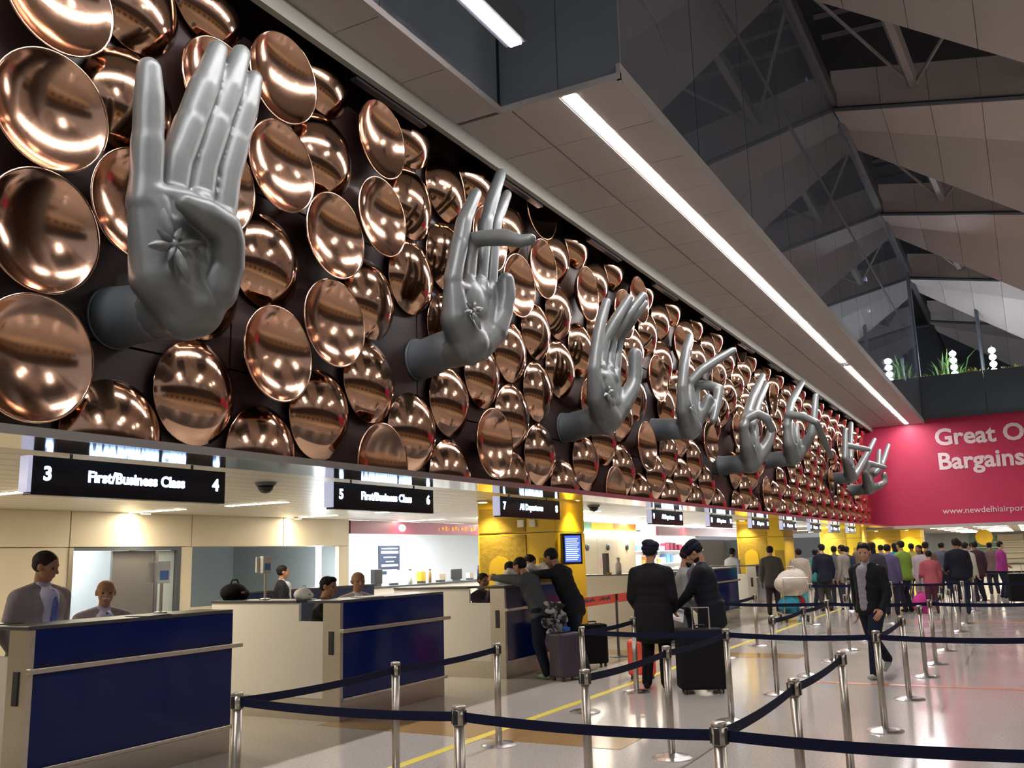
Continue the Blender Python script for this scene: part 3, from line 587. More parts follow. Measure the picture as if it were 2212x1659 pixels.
# ------------------------------------------------------------------ ceiling lamps above the counters
k = 0
for x0 in (-8.7, -10.55, -12.8):
    for y in (2.9, 6.85, 10.8, 14.7, 18.6, 22.6, 27.2, 31.5, 36, 40.5, 50, 56):
        if x0 > -9 and y in (14.7, 27.2): continue
        off = '_offscreen' if y < 3 or (x0 < -12 and y < 7) else ''
        t = empty('ceiling_lamp'+off, (x0, y, 2.58)); tag(t, 'slim white light bar in the plank ceiling, '+{-8.7: 'row nearest the hall', -10.55: 'middle row', -12.8: 'row by the back wall'}[x0], 'light', 'light bars over the desks')
        MB().quad((-.62, -.07, -.008), (-.62, .07, -.008), (.62, .07, -.008), (.62, -.07, -.008)).build('diffuser'+off, 'lamp_desk', t); MB().box(-.64, .64, -.085, .085, -.005, 0).build('frame', 'steel', t)
for (x, y, lb) in ((574, 1044, 'black dome camera under the ceiling between the first two signs'), (1282, 1092, 'black dome camera under the ceiling past the third sign')):
    d = _r*((x-1106)/FPX) - _u*((y-829.5)/FPX) + _f; p = Vector((0, 0, EYE))+d*((2.57-EYE)/d.z)
    t = empty('dome_camera', (p.x, p.y, 2.58)); tag(t, lb, 'camera'); MB().lathe([(.11, -.04), (.13, -.002)], 18).build('base_ring', 'steel_dark', t)
    MB().lathe([(1e-4, -.13), (.05, -.12), (.085, -.085), (.095, -.04)], 18).build('dome', 'black_plastic', t, True)

# ------------------------------------------------------------------ check-in desks
DESKS = [4.42, 7.95, 11.5, 17.6, 21.4, 25.2, 30.6, 34.2, 37.8, 40.3]
DN = ['first', 'second', 'third', 'fourth', 'fifth', 'sixth', 'seventh', 'eighth', 'ninth', 'last']
desk_proto = None
for i, y0 in enumerate(DESKS):
    lb = 'blue-fronted check-in desk with white side panel, '+DN[i]+' along the dish wall'
    if desk_proto: d = copy_tree(desk_proto); d.location = (-6.48, y0, 0)
    else:
        d = empty('checkin_desk', (-6.48, y0, 0)); desk_proto = d; L = 1.95
        MB().box(-.05, 0, .0, L, .94, 1.215).build('upper_blue_panel', 'blue_panel', d, False, .003); MB().box(-.05, 0, .0, L, .235, .925).build('lower_blue_panel', 'blue_panel', d, False, .003)
        MB().box(.0, .055, -.06, L+.08, .905, .945).build('bumper_rail', 'steel', d, False, .006); MB().box(.0, .03, -.01, L+.03, .205, .238).build('lower_rail', 'steel', d, False, .004)
        MB().box(-.06, -.005, -.0, L, 0, .205).build('kick_plate', 'steel', d)
        ep = MB().box(-.235, -.0, -.05, -.002, 0, 1.215).build('end_post', 'steel', d); MB().box(-.15, -.09, -.06, -.05, .68, .92).build('slot', 'vent_black', ep)
        pts = [(-1.9, .225), (-.237, .225), (-.237, 1.02), (-.58, 1.02), (-.58, 1.215), (-1.9, 1.215)]
        MB().prism(pts, 1, -.045, -.005).build('side_panel', 'white_laminate', d); MB().box(-1.9, -.237, -.04, -.01, 0, .222).build('side_kick', 'steel', d)
        MB().box(-.45, .0, -.06, L, 1.217, 1.245).build('ledge', 'dark_ledge', d, False, .004); MB().box(-1.9, -.6, -.06, .30, 1.217, 1.245).build('side_ledge', 'dark_ledge', d, False, .004)
        MB().box(-.60, -.12, .02, L-.06, .93, .96).build('work_top', 'white_laminate', d); MB().box(-.5, -.06, L-.05, L-.01, 0, 1.215).build('far_end', 'white_laminate', d)
        MB().box(-.12, -.06, .01, L-.06, 0, 1.215).build('inner_board', 'white_laminate', d)
    tag(d, lb, 'desk', 'check-in desks along the dish wall')
# card readers on poles and things lying on the ledges
def phone(x, y, z, h, lb):
    t = empty('card_reader_stand', (x, y, z)); tag(t, lb, 'device'); MB().lathe([(.06, 0), (.06, .015), (.014, .02), (.014, h)], 14).build('pole', 'steel', t)
    MB().box(-.03, .03, -.07, .07, h, h+.19).build('head', 'paper', t, False, .008); MB().box(.03, .034, -.045, .045, h+.03, h+.11).build('blue_mark', 'blue_sticker', t); MB().box(-.05, -.03, -.11, .02, h+.01, h+.18).build('side_card', 'white_laminate', t)
phone(-6.75, at(350, 1240, -6.75).y, 1.245, .26, 'white reader head on a thin pole at the end of the first desk')
phone(-7.7, 8.05, 1.245, .30, 'white reader head on a pole on the second desk side ledge')
def bagcap(p, s, m, lb, cat, nm):
    t = empty(nm, p); tag(t, lb, cat); mb = MB().ell((0, 0, s*.35), (s*.55, s*.75, s*.45)).ell((.1*s, .5*s, s*.25), (s*.3, s*.4, s*.28)).box(-.3*s, .3*s, -.4*s, .4*s, 0, .15*s)
    link('body', remesh(mb, s*.05, 4), m, t, True); MB().tube([(0, -.3*s, .6*s), (0, -.1*s, .95*s), (0, .2*s, .95*s), (0, .4*s, .6*s)], .035*s, 8).build('strap', m, t, True); MB().box(.5*s, .56*s, -.05*s, .18*s, .3*s, .4*s).build('buckle', 'steel', t)
bagcap((-8.22, 8.08, 1.245), .24, 'black_cloth', 'black shoulder bag on the far end of the second desk ledge', 'bag', 'shoulder_bag')
bagcap((-7.16, 8.08, 1.245), .16, 'paper', 'crumpled white plastic bag on the second desk ledge', 'bag', 'plastic_bag')
for (x, y, rz, lb) in ((-6.62, 5.55, .2, 'loose white sheets on the first desk ledge'), (-6.62, 8.55, -.1, 'loose white sheets on the second desk ledge'), (-6.64, 11.72, .1, 'pile of white papers on the third desk ledge')):
    t = empty('paper_sheets', (x, y, 1.245), rz); tag(t, lb, 'paper')
    for q in range(3): MB().box(-.11+.01*q, .11+.01*q, -.16-.02*q, .16-.02*q, .003*q, .003*q+.002).build('sheet', 'paper', t)
for (y, lb) in ((5.9, 'first'), (9.4, 'second'), (12.9, 'third'), (19, 'fourth'), (22.8, 'fifth')):
    t = empty('desk_monitor', (-6.76, y+.10, .96)); tag(t, 'black computer screen facing the clerk on the %s desk' % lb, 'monitor'); MB().box(-.02, .02, -.20, .20, .05, .25).build('display', 'black_plastic', t, False, .006); MB().box(-.03, .03, -.03, .03, .0, .05).build('neck', 'black_plastic', t); MB().box(-.09, .09, -.11, .11, 0, .012).build('base', 'black_plastic', t)

# ------------------------------------------------------------------ hanging signs
def sign(i, y0, l, mid, r, lb):
    t = empty('hanging_sign', (-6.45, y0, 2.2)); tag(t, lb, 'sign', 'hanging counter signs'); L = 1.9
    MB().box(-.05, .05, .0, L, 0, .29).build('case', 'sign_face', t, False, .004); MB().box(-.05, .052, -.035, -.002, .02, .29).build('end_strip', 'sign_end', t)
    for y in (.35, L-.35): MB().tube([(0, y, .29), (0, y, .38)], .012, 8).build('hanger', 'steel_dark', t)
    text('number', l, .145, 'sign_text', t, (.052, .09, .115), FX, .002, 'LEFT', .005); text('number', r, .145, 'sign_text', t, (.052, L-.08, .115), FX, .002, 'RIGHT', .005)
    text('lettering', mid, .122, 'sign_text', t, (.052, L*.5, .12), FX, .002, 'CENTER', .004)
FB = 'First/Business Class'; AL = 'All Departures'
for i, (y0, l, mid, r) in enumerate(((4.25, '3', FB, '4'), (7.68, '5', FB, '6'), (11.25, '7', AL, '8'), (17.25, '9', AL, '10'), (21.05, '11', AL, '12'), (24.8, '13', AL, '14'), (28.4, '15', AL, '16'), (32.4, '17', AL, '18'), (36.2, '19', AL, '20'), (40, '21', AL, '22'))):
    sign(i, y0, l, mid, r, 'black hanging sign reading %s %s %s above the %s desk' % (l, mid, r, DN[i]))

# ------------------------------------------------------------------ cream panel wall past the first pillar
sb = empty('wall_service'); tag(sb, 'cream panel wall with round knobs behind the fourth desk', None, None, 'structure')
for i in range(6):
    MB().box(-11.1, -11.0, 19.0+1.5*i, 19.0+1.5*i+1.485, 0, 2.22).build('wall_panel', 'cream', sb)
    MB().lathe([(.10, 0), (.09, .05), (.05, .06)], 16, (-11.0, 19.75+1.5*i, 1.85), 'x').build('round_knob', 'dark_ledge', sb, True)
    if i % 2 == 0: MB().lathe([(.17, 0), (.17, .006)], 20, (-11.0, 19.3+1.5*i, 1.40), 'x').build('pink_disc', 'pink_mark', sb)
MB().box(-11.1, -10.95, 18.9, 28.1, 2.25, 2.32).build('light_edge', 'lamp_office', sb)
MB().box(-11.1, -10.98, 18.9, 22.4, 2.34, 2.56).build('maroon_band', 'maroon_sign', sb); MB().box(-11.1, -10.98, 22.42, 24.6, 2.34, 2.56).build('green_band', 'green_fascia', sb); MB().box(-11.1, -10.98, 24.62, 26.2, 2.34, 2.56).build('yellow_band', 'yellow_wall', sb); MB().box(-11.1, -10.98, 26.22, 28.1, 2.34, 2.56).build('orange_band', 'orange', sb)
o = MB().box(0, .012, 0, .55, 0, .75).build('notice_poster', 'paper', None, False, 0, (-10.995, 20.3, 1.25)); tag(o, 'pale notice with faint red lines on the cream panel wall', 'poster')
for q in range(5): MB().box(.012, .015, .06, .49-.06*(q % 2), .12+.12*q, .15+.12*q).build('printed_line', 'red_tape' if q % 2 else 'pink_mark', o)
o = empty('desk_bottle', (-7.35, 17.72, 1.245)); tag(o, 'white dispenser bottle on the fourth desk side ledge', 'bottle'); MB().lathe([(.06, 0), (.06, .2), (.03, .24), (.03, .3)], 14).build('body', 'paper', o, True); MB().lathe([(.035, .3), (.035, .33)], 12).build('cap', 'white_laminate', o)
o = empty('brochure_rack', (-7.62, 17.72, 1.245)); tag(o, 'thin dark brochure rack on the fourth desk side ledge', 'rack'); MB().box(-.04, .04, -.08, .08, 0, .42).build('back', 'door_grey', o); MB().box(.04, .09, -.08, .08, 0, .03).build('tray', 'yellow_arch', o)
# bright shop further on
fs = empty('far_shop', (-10.6, 29, 0)); tag(fs, 'distant shop with glowing shelves beyond the cream wall', 'shop')
MB().box(-3, -2.9, 0, 13, 0, 2.5).build('back_panel', 'shop_white', fs); MB().box(-.05, .05, 0, 13, 2.2, 2.5).build('fascia', 'maroon_sign', fs)
for z in (.7, 1.2, 1.7): MB().box(-2.9, -2.5, .2, 12.8, z, z+.03).build('shelf', 'white_laminate', fs)
rnd = random.Random(3)
for z in (.73, 1.23, 1.73):
    for q in range(22): w = rnd.uniform(.15, .4); MB().box(-2.85, -2.6, .4+.55*q, .4+.55*q+w, z, z+rnd.uniform(.15, .36)).build('goods', rnd.choice(['orange', 'maroon_sign', 'shop_white', 'blue_sticker', 'paper', 'navy']), fs)
for q in range(4): MB().box(-2.2, -.6, 1.2+3*q, 1.6+3*q, 2.44, 2.48).build('ceiling_lamp', 'lamp_white', fs)
o = MB().box(-.4, .4, 0, .04, 0, 1.3).build('glass_cabinet', 'lamp_office', None, False, 0, (-9.3, 40.5, 1.0)); tag(o, 'glowing blue-white display cabinet left of the third pillar', 'cabinet'); MB().box(-.42, .42, -.02, .10, -1.0, -.002).build('plinth', 'white_laminate', o)

# ------------------------------------------------------------------ far zone under the red wall
fc = empty('ceiling_far'); tag(fc, 'low ceiling with lamp rows beyond the red wall', None, None, 'structure')
for i in range(10): MB().box(-7+2.1*i, -7+2.1*i+2.08, YE+.4, 82, 2.50, 2.56).build('ceiling_panel', 'soffit', fc)
for x in (-3.6, -1.6, .4, 3):
    for y in (48, 52.5, 57, 62, 67, 72, 77):
        off = '_offscreen' if x > 1 else ''; o = empty('far_lamp'+off, (x, y, 2.5)); tag(o, 'long ceiling lamp in the low zone beyond the red wall', 'light', 'lamps beyond the red wall'); MB().quad((-.75, -.09, -.022), (-.75, .09, -.022), (.75, .09, -.022), (.75, -.09, -.022)).build('diffuser'+off, 'lamp_desk', o); MB().box(-.77, .77, -.11, .11, -.019, 0).build('frame', 'steel', o)
we2 = empty('wall_far'); tag(we2, 'far pale green wall with shop fronts at the end of the low zone', None, None, 'structure')
MB().box(-24, 26, 82, 82.3, 0, 2.56).build('wall', 'office_grey', we2)
for i, (x0, x1, m) in enumerate(((-4, -2.2, 'green_fascia'), (-2.1, -.3, 'cream'), (-.2, 2, 'green_fascia'), (2.1, 6, 'maroon_sign'))): MB().box(x0, x1, 81.8, 82, .1, 2.3).build('shop_front', m, we2)
for z in (.5, .9, 1.3, 1.7): MB().box(-4, 6, 81.55, 81.8, z, z+.06).build('shelf', 'paper', we2)
MB().box(-24, -23.7, -6, 82, 0, 2.6).build('side_wall', 'cream', we2)
o = MB().lathe([(.45, 0), (.45, .06)], 20, (0, 0, 0), 'y').build('round_sign', 'yellow_wall', None, False, 0, (-2.2, 60, 2.0)); tag(o, 'small yellow round sign hanging over the far crowd', 'sign'); MB().tube([(0, .03, .45), (0, .03, .5)], .02, 6).build('hanger', 'steel_dark', o)

# ------------------------------------------------------------------ the other side of the hall (lights the floor, mirrored in the copper)
ot = empty('wall_right'); tag(ot, 'opposite check-in island across the hall', None, None, 'structure')
MB().box(15.0, 15.3, -14, 80, 2.7, 7.04).build('upper_wall', 'maroon_board', ot); MB().box(15.0, 24, -14, 80, 2.6, 2.7).build('canopy', 'ceil_plank', ot); MB().box(23.7, 24, -14, 80, 0, 2.6).build('rear_wall', 'cream', ot)
MB().box(12.6, 15.2, -14, 44.9, 7.04, 7.1).build('soffit', 'soffit', ot)
for y in range(-12, 80, 4):
    MB().box(16.0, 16.9, y, y+1.95, 0, 1.22).build('desk', 'blue_panel', ot)
for y in range(-12, 80, 3):
    o = empty('opposite_lamp_offscreen', (17.5, y, 2.6)); tag(o, 'warm light bar under the opposite canopy', 'light', 'lamps of the opposite island'); MB().quad((-.9, -.12, -.014), (-.9, .12, -.014), (.9, .12, -.014), (.9, -.12, -.014)).build('diffuser_offscreen', 'lamp_warm', o); MB().box(-.92, .92, -.14, .14, -.011, 0).build('frame', 'steel', o)
for x in (8.0, 12.0):
    for y in (3.3, 13.15, 23.0, 32.85, 42.7):
        o = empty('high_bay_lamp_offscreen', (x, y, 10.2)); tag(o, 'round high-bay lamp hanging in the middle of the hall', 'light', 'high-bay lamps of the hall')
        MB().lathe([(.30, 0), (.30, .10)], 20).build('lens_offscreen', 'high_bay', o); MB().lathe([(.34, .10), (.30, .3), (.1, .5)], 20).build('reflector', 'steel', o); MB().tube([(0, 0, .5), (0, 0, 15.9-1.6*(x+3.5)/29.5-10.2)], .02, 6).build('cord', 'steel_dark', o)
# ------------------------------------------------------------------ queue posts with retractable belts
ROWX = {'A': -4.34, 'B': -2.74, 'C': -1.33, 'D': .12}
ROWL = {'A': 'in the row along the yellow floor line', 'B': 'in the middle row of the queue', 'C': 'in the outer row of the queue', 'D': 'in the hall-side row of the queue'}
ROWS = {'A': [4.32, 5.95, 7.5, 9.35, 10.85, 14.62, 16.6, 21.4, 26, 31], 'B': [4.32, 5.92, 7.55, 9.3, 11.2, 12.9, 14.6, 16.2, 18.0, 22, 26, 31], 'C': [4.30, 5.85, 7.45, 9.3, 11.26, 13.2, 14.6, 16.45, 18.1, 20, 22, 26, 31], 'D': [4.35, 9.3, 14.6, 22, 31]}
HP = .885
post_me = {}
def mk(nm, mb, m, smooth=True):
    me = mb.mesh(nm); me.materials.append(M[m])
    for p in me.polygons: p.use_smooth = smooth
    post_me[nm] = me
mk('base', MB().lathe([(.165, 0), (.165, .008), (.13, .022), (.06, .034), (.034, .040)], 28), 'steel_bright', False)
mk('pole', MB().lathe([(.030, .038), (.030, HP-.10)], 18), 'steel_post')
mk('belt_head', MB().lathe([(.035, HP-.10), (.035, HP-.02)], 18), 'steel_post')
mk('belt_slot', MB().box(-.041, .041, -.012, .012, HP-.095, HP-.025).box(-.012, .012, -.041, .041, HP-.095, HP-.025), 'black_plastic', False)
mk('cap', MB().lathe([(.036, HP-.02), (.036, HP-.005), (.026, HP)], 18), 'steel_post')
POSTS = {}
for r, ys in ROWS.items():
    for i, y in enumerate(ys):
        t = empty('queue_post', (ROWX[r], y, 0)); k_ = sum(1 for d_ in DESKS if d_-.4 < y); lb = 'steel queue post '+ROWL[r]+', level with the %s desk' % DN[max(k_-1, 0)]
        tag(t, lb, 'barrier post', 'queue posts')
        for nm in post_me: o = bpy.data.objects.new(nm, post_me[nm]); C.objects.link(o); o.parent = t
        POSTS[r, i] = t
def belt(a, b, sag=.0, m='belt', w=.05):
    p = POSTS[a].location; q = POSTS[b].location; d = (q-p); L = d.length; d = d/L; n = 10; vs = []
    s = Vector((-d.y, d.x, 0))*.0015
    for i in range(n+1):
        u = .034+(L-.068)*i/n; c = d*u; z = HP-.06-4*sag*(i/n)*(1-i/n)
        for zz in (w/2, -w/2):
            for sg in (1, -1): vs.append((c.x+s.x*sg, c.y+s.y*sg, z+zz))
    fs = []
    for i in range(n):
        k = 4*i; fs += [(k, k+4, k+6, k+2), (k+1, k+3, k+7, k+5), (k, k+1, k+5, k+4), (k+2, k+6, k+7, k+3)]
    fs += [(0, 2, 3, 1), (4*n, 4*n+1, 4*n+3, 4*n+2)]
    MB().add(vs, fs).build('belt', m, POSTS[a])
A, B, Cc, Dd = 'A', 'B', 'C', 'D'
for a, b in (((A, 0), (A, 1)), ((A, 1), (A, 2)), ((A, 0), (B, 0)), ((B, 0), (Cc, 0)), ((Cc, 0), (Dd, 0)), ((Cc, 0), (Cc, 1)), ((Cc, 1), (Cc, 2)), ((B, 1), (B, 2)), ((B, 2), (B, 3)), ((A, 3), (B, 3)), ((B, 3), (Cc, 3)), ((Cc, 3), (Dd, 1)), ((A, 3), (A, 4)),
             ((Cc, 3), (Cc, 4)), ((B, 4), (B, 5)), ((B, 5), (B, 6)), ((A, 5), (B, 6)), ((B, 6), (Cc, 6)), ((Cc, 6), (Dd, 2)), ((A, 5), (A, 6)), ((Cc, 6), (Cc, 7)), ((A, 7), (B, 9)), ((B, 9), (Cc, 10)), ((Cc, 10), (Dd, 3)), ((A, 9), (B, 11)), ((B, 11), (Cc, 12)), ((Cc, 12), (Dd, 4)), ((A, 8), (B, 10))):
    belt(a, b, .018)
# red tape barrier
rt = None
for i, y in enumerate((12.75, 14.45, 16.9)):
    t = empty('queue_post', (-6.06, y, 0)); tag(t, 'thin dark post holding the red tape before the service desk', 'barrier post', 'red tape posts')
    MB().lathe([(.15, 0), (.15, .008), (.03, .03), (.022, .03), (.022, .93)], 18).build('pole', 'steel_dark', t); MB().lathe([(.03, .90), (.03, 1.0)], 16).build('belt_head', 'black_plastic', t); POSTS['R', i] = t
for a, b in ((('R', 0), ('R', 1)), (('R', 1), ('R', 2))):
    p = POSTS[a].location; q = POSTS[b].location; d = q-p; L = d.length; u = d/L
    tp = MB().add([(u*.03)+Vector((0, 0, .86)), (u*(L-.03))+Vector((0, 0, .86)), (u*(L-.03))+Vector((0, 0, 1.0)), (u*.03)+Vector((0, 0, 1.0))], [(0, 1, 2, 3)])
    tp.add([(u*.03)+Vector((-.002, 0, .86)), (u*(L-.03))+Vector((-.002, 0, .86)), (u*(L-.03))+Vector((-.002, 0, 1.0)), (u*.03)+Vector((-.002, 0, 1.0))], [(3, 2, 1, 0)])
    o = tp.build('red_tape', 'red_tape', POSTS[a]); ang = math.atan2(u.y, u.x)
    for s in (.22, .60):
        for q in range(7): c_ = u*(L*s+.07*q); MB().box(c_.x+.001, c_.x+.004, c_.y, c_.y+(.05 if q % 3 else .03), .92+.01*(q % 2), .955+.012*(q % 3)).build('lettering_stroke', 'dark_ledge', o)

# ------------------------------------------------------------------ people
CM = {}
def cm(c, rough=.8):
    key = (c, rough)
    if key not in CM: CM[key] = mat('cloth_%d' % len(CM), c, rough, 0, .18, 30, .06, None, 0, .15)
    return CM[key]
SK = {'brown': (.44, .235, .145), 'dark': (.27, .14, .09), 'light': (.55, .34, .23)}
def ik(a, b, l1, l2, pole):
    d = b-a; L = min(d.length, (l1+l2)*.995); d = d.normalized(); b = a+d*L
    x = (l1*l1-l2*l2+L*L)/(2*L); h = math.sqrt(max(l1*l1-x*x, 1e-6)); p = pole-d*pole.dot(d); p.normalize()
    return a+d*x+p*h, b
def add_hand(mb, w, d, nrm, thumb, s):
    d = d.normalized(); t = (thumb-d*thumb.dot(d)).normalized(); n = d.cross(t)
    mb.cap(w, .024*s, w+d*.05*s, .030*s, 10, 3); R = Matrix((t, d, n)).transposed(); mb.ell(w+d*.055*s, (.043*s, .052*s, .019*s), R, 12, 8)
    for k, (o_, l) in enumerate(((.030, .070), (.011, .080), (-.009, .074), (-.028, .058))):
        a = w+d*.098*s+t*o_*s; b = a+d*l*.55*s+n*.012*s; c = a+d*l*.9*s+n*.040*s; mb.cap(a, .0105*s, b, .0095*s, 8, 2); mb.cap(b, .0095*s, c, .007*s, 8, 2)
    a = w+d*.035*s+t*.036*s; b = a+d*.030*s+t*.030*s; c = b+d*.034*s+n*.008*s; mb.cap(a, .013*s, b, .0115*s, 8, 2); mb.cap(b, .0115*s, c, .0085*s, 8, 2)
def person(label, loc, rz, H=1.72, lean=0, arms=(None, None), feet=None, seat=None, top=(.02, .02, .022), hem=.47, legs=(.02, .02, .03), shirt=None, tie=None, hair='short', hairc=(.012, .010, .009), turban=None, beard=None, skin='brown',
           turn=0, nod=0, vox=.014, shoes=(.02, .017, .015), stout=1.0, group=None, skirt=None, moustache=None, eyes=True, tuck=.26, pole=None):
    root = empty('person', loc, rz); tag(root, label, 'person', group)
    V = lambda x, y, z: Vector((x*H, y*H, z*H))
    dz = 0 if seat is None else (seat+.085*H)/H-.53
    Pv = V(0, 0, .53+dz); Rl = Matrix.Rotation(-math.radians(lean), 3, 'X'); U = lambda x, y, z: Pv+Rl @ (V(x, y, z+dz)-Pv)
    sk = cm(SK[skin], .55); body = MB(); coat = MB(); trs = MB(); shr = []
    # legs
    ft = feet or ((-.065, 0, 0), (.065, .01, 0))
    leg = []
    for sx, f in ((-1, ft[0]), (1, ft[1])):
        hip = Pv+V(.052*sx, 0, -.01)
        if seat is not None: f = (.07*sx, tuck, 0)
        ank = V(f[0], f[1]-.02, .045+f[2]); knee, ank = ik(hip, ank, .245*H, .245*H, Vector((0, 1, .0)) if seat is None else Vector((0, .3, 1)))
        leg.append((hip, knee, ank)); tdir = Vector((0, 1, -.0)) if f[2] < .03 else Vector((0, .75, -.65))
        body.cap(hip, .050*H, knee, .034*H); body.cap(knee, .034*H, ank, .022*H)
        trs.cap(hip, .064*H*stout, knee, .046*H); trs.cap(knee, .046*H, ank+V(0, 0, .0), .036*H)
        sh = MB(); a = ank+V(0, -.012, -.022); b = a+tdir.normalized()*.085*H; a.z = max(a.z, .024*H); b.z = max(b.z, .017*H)
        sh.cap(a, .024*H, b, .0165*H, 12, 4); sh.cap(a+V(0, 0, .012), .024*H, a+V(0, .02, .0), .024*H, 12, 4); shr.append(sh)
    # torso
    for c, r in (((0, 0, .735), (.102*stout, .070*stout, .105)), ((0, .006, .66), (.098*stout, .070*stout, .09)), ((0, .006, .60), (.096*stout, .070*stout, .09)), ((0, 0, .535), (.097*stout, .070*stout, .062))):
        p = U(*c); body.ell(p, [q*H*.93 for q in r], Rl); coat.ell(p, [r[0]*H*1.10, r[1]*H*1.16, r[2]*H*1.04], Rl)
    trs.ell(Pv+V(0, 0, .0), [.095*H*stout, .068*H*stout, .055*H])
    body.cap(U(-.09, -.005, .805), .034*H, U(.09, -.005, .805), .034*H); [coat.cap(U(.0, -.010, .822), .043*H, U(.112*s_, -.008, .787), .045*H) for s_ in (-1, 1)]; coat.cap(U(-.07, -.008, .775), .055*H, U(.07, -.008, .775), .055*H)
    if hem < .5 and seat is None:
        n = 16
        for i in range(n+1):
            z = .56+(hem+.03-.56)*i/n; k = 1+.10*i/n; p = U(0, 0, z) if lean < 12 else U(0, 0, .55)*(1-i/n)+V(0, 0, hem+.04)*(i/n); coat.ell(p, [.110*H*stout*k, .084*H*stout*k, .040*H], Rl)
    # arms
    for sx, tg in ((-1, arms[0]), (1, arms[1])):
        s0 = U(.116*sx, -.005, .786); tgv = V(*tg) if tg else U(.150*sx, .035, .475); pl = Vector((.35*sx, -.8, -.5)) if pole is None else Vector((pole[0]*sx, pole[1], pole[2]))
        el, wr = ik(s0, tgv, .172*H, .152*H, pl)
        body.cap(s0, .030*H, el, .025*H); body.cap(el, .025*H, wr, .016*H); coat.cap(s0, .042*H*(.5+.5*stout), el, .036*H); coat.cap(el, .036*H, wr-(wr-el).normalized()*.012*H, .026*H)
        hb = (wr-el).normalized(); add_hand(MBH := MB(), wr-hb*.01*H, hb if not tg else (hb+Vector((0, .3, -.1))).normalized(), None, Vector((-sx*.5, .8, .3)), H/1.75); shr.append(('hand', MBH))
    # head
    hh = .132*H; hc = U(0, .012, .930); Rh = Rl @ Matrix.Rotation(math.radians(turn), 3, 'Z') @ Matrix.Rotation(-math.radians(nod-lean*.5), 3, 'X')
    h = lambda x, y, z: hc+Rh @ Vector((x*hh, y*hh, z*hh)); hm = MB()
    e = lambda c, r: hm.ell(h(*c), [q*hh for q in r], Rh, 20, 14)
    e((0, -.06, .12), (.36, .44, .38)); e((0, .09, -.10), (.295, .30, .37)); e((0, .14, -.33), (.21, .2, .15)); e((0, .26, -.41), (.10, .08, .08)); e((.16, .24, -.10), (.11, .11, .12)); e((-.16, .24, -.10), (.11, .11, .12))
    hm.cap(h(0, .36, .06), .035*hh, h(0, .45, -.11), .062*hh, 10, 4); hm.cap(h(-.15, .31, .11), .06*hh, h(.15, .31, .11), .06*hh, 10, 4); hm.cap(h(-.08, .35, -.235), .035*hh, h(.08, .35, -.235), .035*hh, 10, 4); hm.cap(h(-.07, .34, -.285), .038*hh, h(.07, .34, -.285), .038*hh, 10, 4)
    e((.36, -.03, -.02), (.045, .10, .14)); e((-.36, -.03, -.02), (.045, .10, .14))
    hm.cap(h(0, -.08, -.30), .215*hh, U(0, -.012, .80), .25*hh)
    hi = vox < .02
    bm_ = remesh(body, vox, 3); hd = remesh(hm, .0065 if hi else .014, 3 if hi else 1)
    bm = bmesh.new(); bm.from_mesh(bm_); bm.from_mesh(hd)
    for q in shr:
        if isinstance(q, tuple): tmp = q[1].mesh(); bm.from_mesh(tmp); bpy.data.meshes.remove(tmp)
    out = bpy.data.meshes.new('body'); bm.to_mesh(out); bm.free(); link('body', out, sk, root, True)
    link('jacket', remesh(coat, vox, 9), cm(top), root, True)
    if skirt: MB().lathe([(.10*H, .55*H), (.13*H, .35*H), (.17*H, .06*H)], 20).build('skirt', cm(skirt), root, True)
    link('trousers', remesh(trs, vox, 4), cm(legs), root, True)
    for q in shr:
        if not isinstance(q, tuple): link('shoe', q.mesh(), cm(shoes, .4), root, True)
    if eyes and hi:
        for sx in (-1, 1): MB().ell(h(.135*sx, .325, .015), [.055*hh, .04*hh, .035*hh], Rh, 10, 6).build('eye', cm((.02, .016, .014), .2), root, True)
    if shirt:
        s = MB()
        for z_ in (.52, .56, .60, .64, .68, .72, .76, .79): s.ell(U(.006, .046*stout, z_), [.050*H, .050*H*stout, .050*H], Rl)
        s.cap(U(-.022, .006, .845), .019*H, U(.022, .006, .845), .019*H).cap(U(-.018, .030, .828), .014*H, U(.018, .030, .828), .014*H); link('shirt', remesh(s, .010, 10), cm(shirt, .7), root, True)
    if tie: MB().cap(U(.004, .070*stout, .820), .012*H, U(.006, .097*stout, .77), .013*H).cap(U(.006, .097*stout, .77), .013*H, U(.006, .101*stout, .60), .020*H).build('tie', cm(tie, .6), root, True)
    if hair:
        hr = MB(); f = lambda c, r: hr.ell(h(*c), [q*hh for q in r], Rh, 18, 12)
        if hair == 'fringe': f((0, -.17, -.04), (.375, .35, .20))
        else: f((0, -.10, .17), (.395, .445, .375)); f((0, -.17, .0), (.365, .33, .27))
        if hair == 'long': f((0, -.24, -.45), (.36, .22, .55))
        if hair == 'quiff': f((0, .12, .38), (.30, .24, .16))
        link('hair', hr.mesh(), cm(hairc, .6), root, True)
    if turban:
        tb = MB(); g = lambda c, r: tb.ell(h(*c), [q*hh for q in r], Rh, 20, 12)
        g((0, -.20, .06), (.40, .36, .26)); g((0, -.06, .22), (.47, .53, .28)); g((.06, -.06, .38), (.46, .52, .27)); g((-.04, -.10, .50), (.38, .44, .22)); link('turban', tb.mesh(), cm(turban), root, True)
    if beard:
        b_ = MB().ell(h(0, .12, -.36), [.27*hh, .26*hh, .22*hh], Rh, 16, 10).cap(h(-.13, .34, -.20), .04*hh, h(.13, .34, -.20), .04*hh); link('beard', b_.mesh(), cm(beard), root, True)
    if moustache: MB().cap(h(-.12, .36, -.20), .036*hh, h(0, .395, -.185), .045*hh).cap(h(0, .395, -.185), .045*hh, h(.12, .36, -.20), .036*hh).build('moustache', cm(moustache), root, True)
    return root
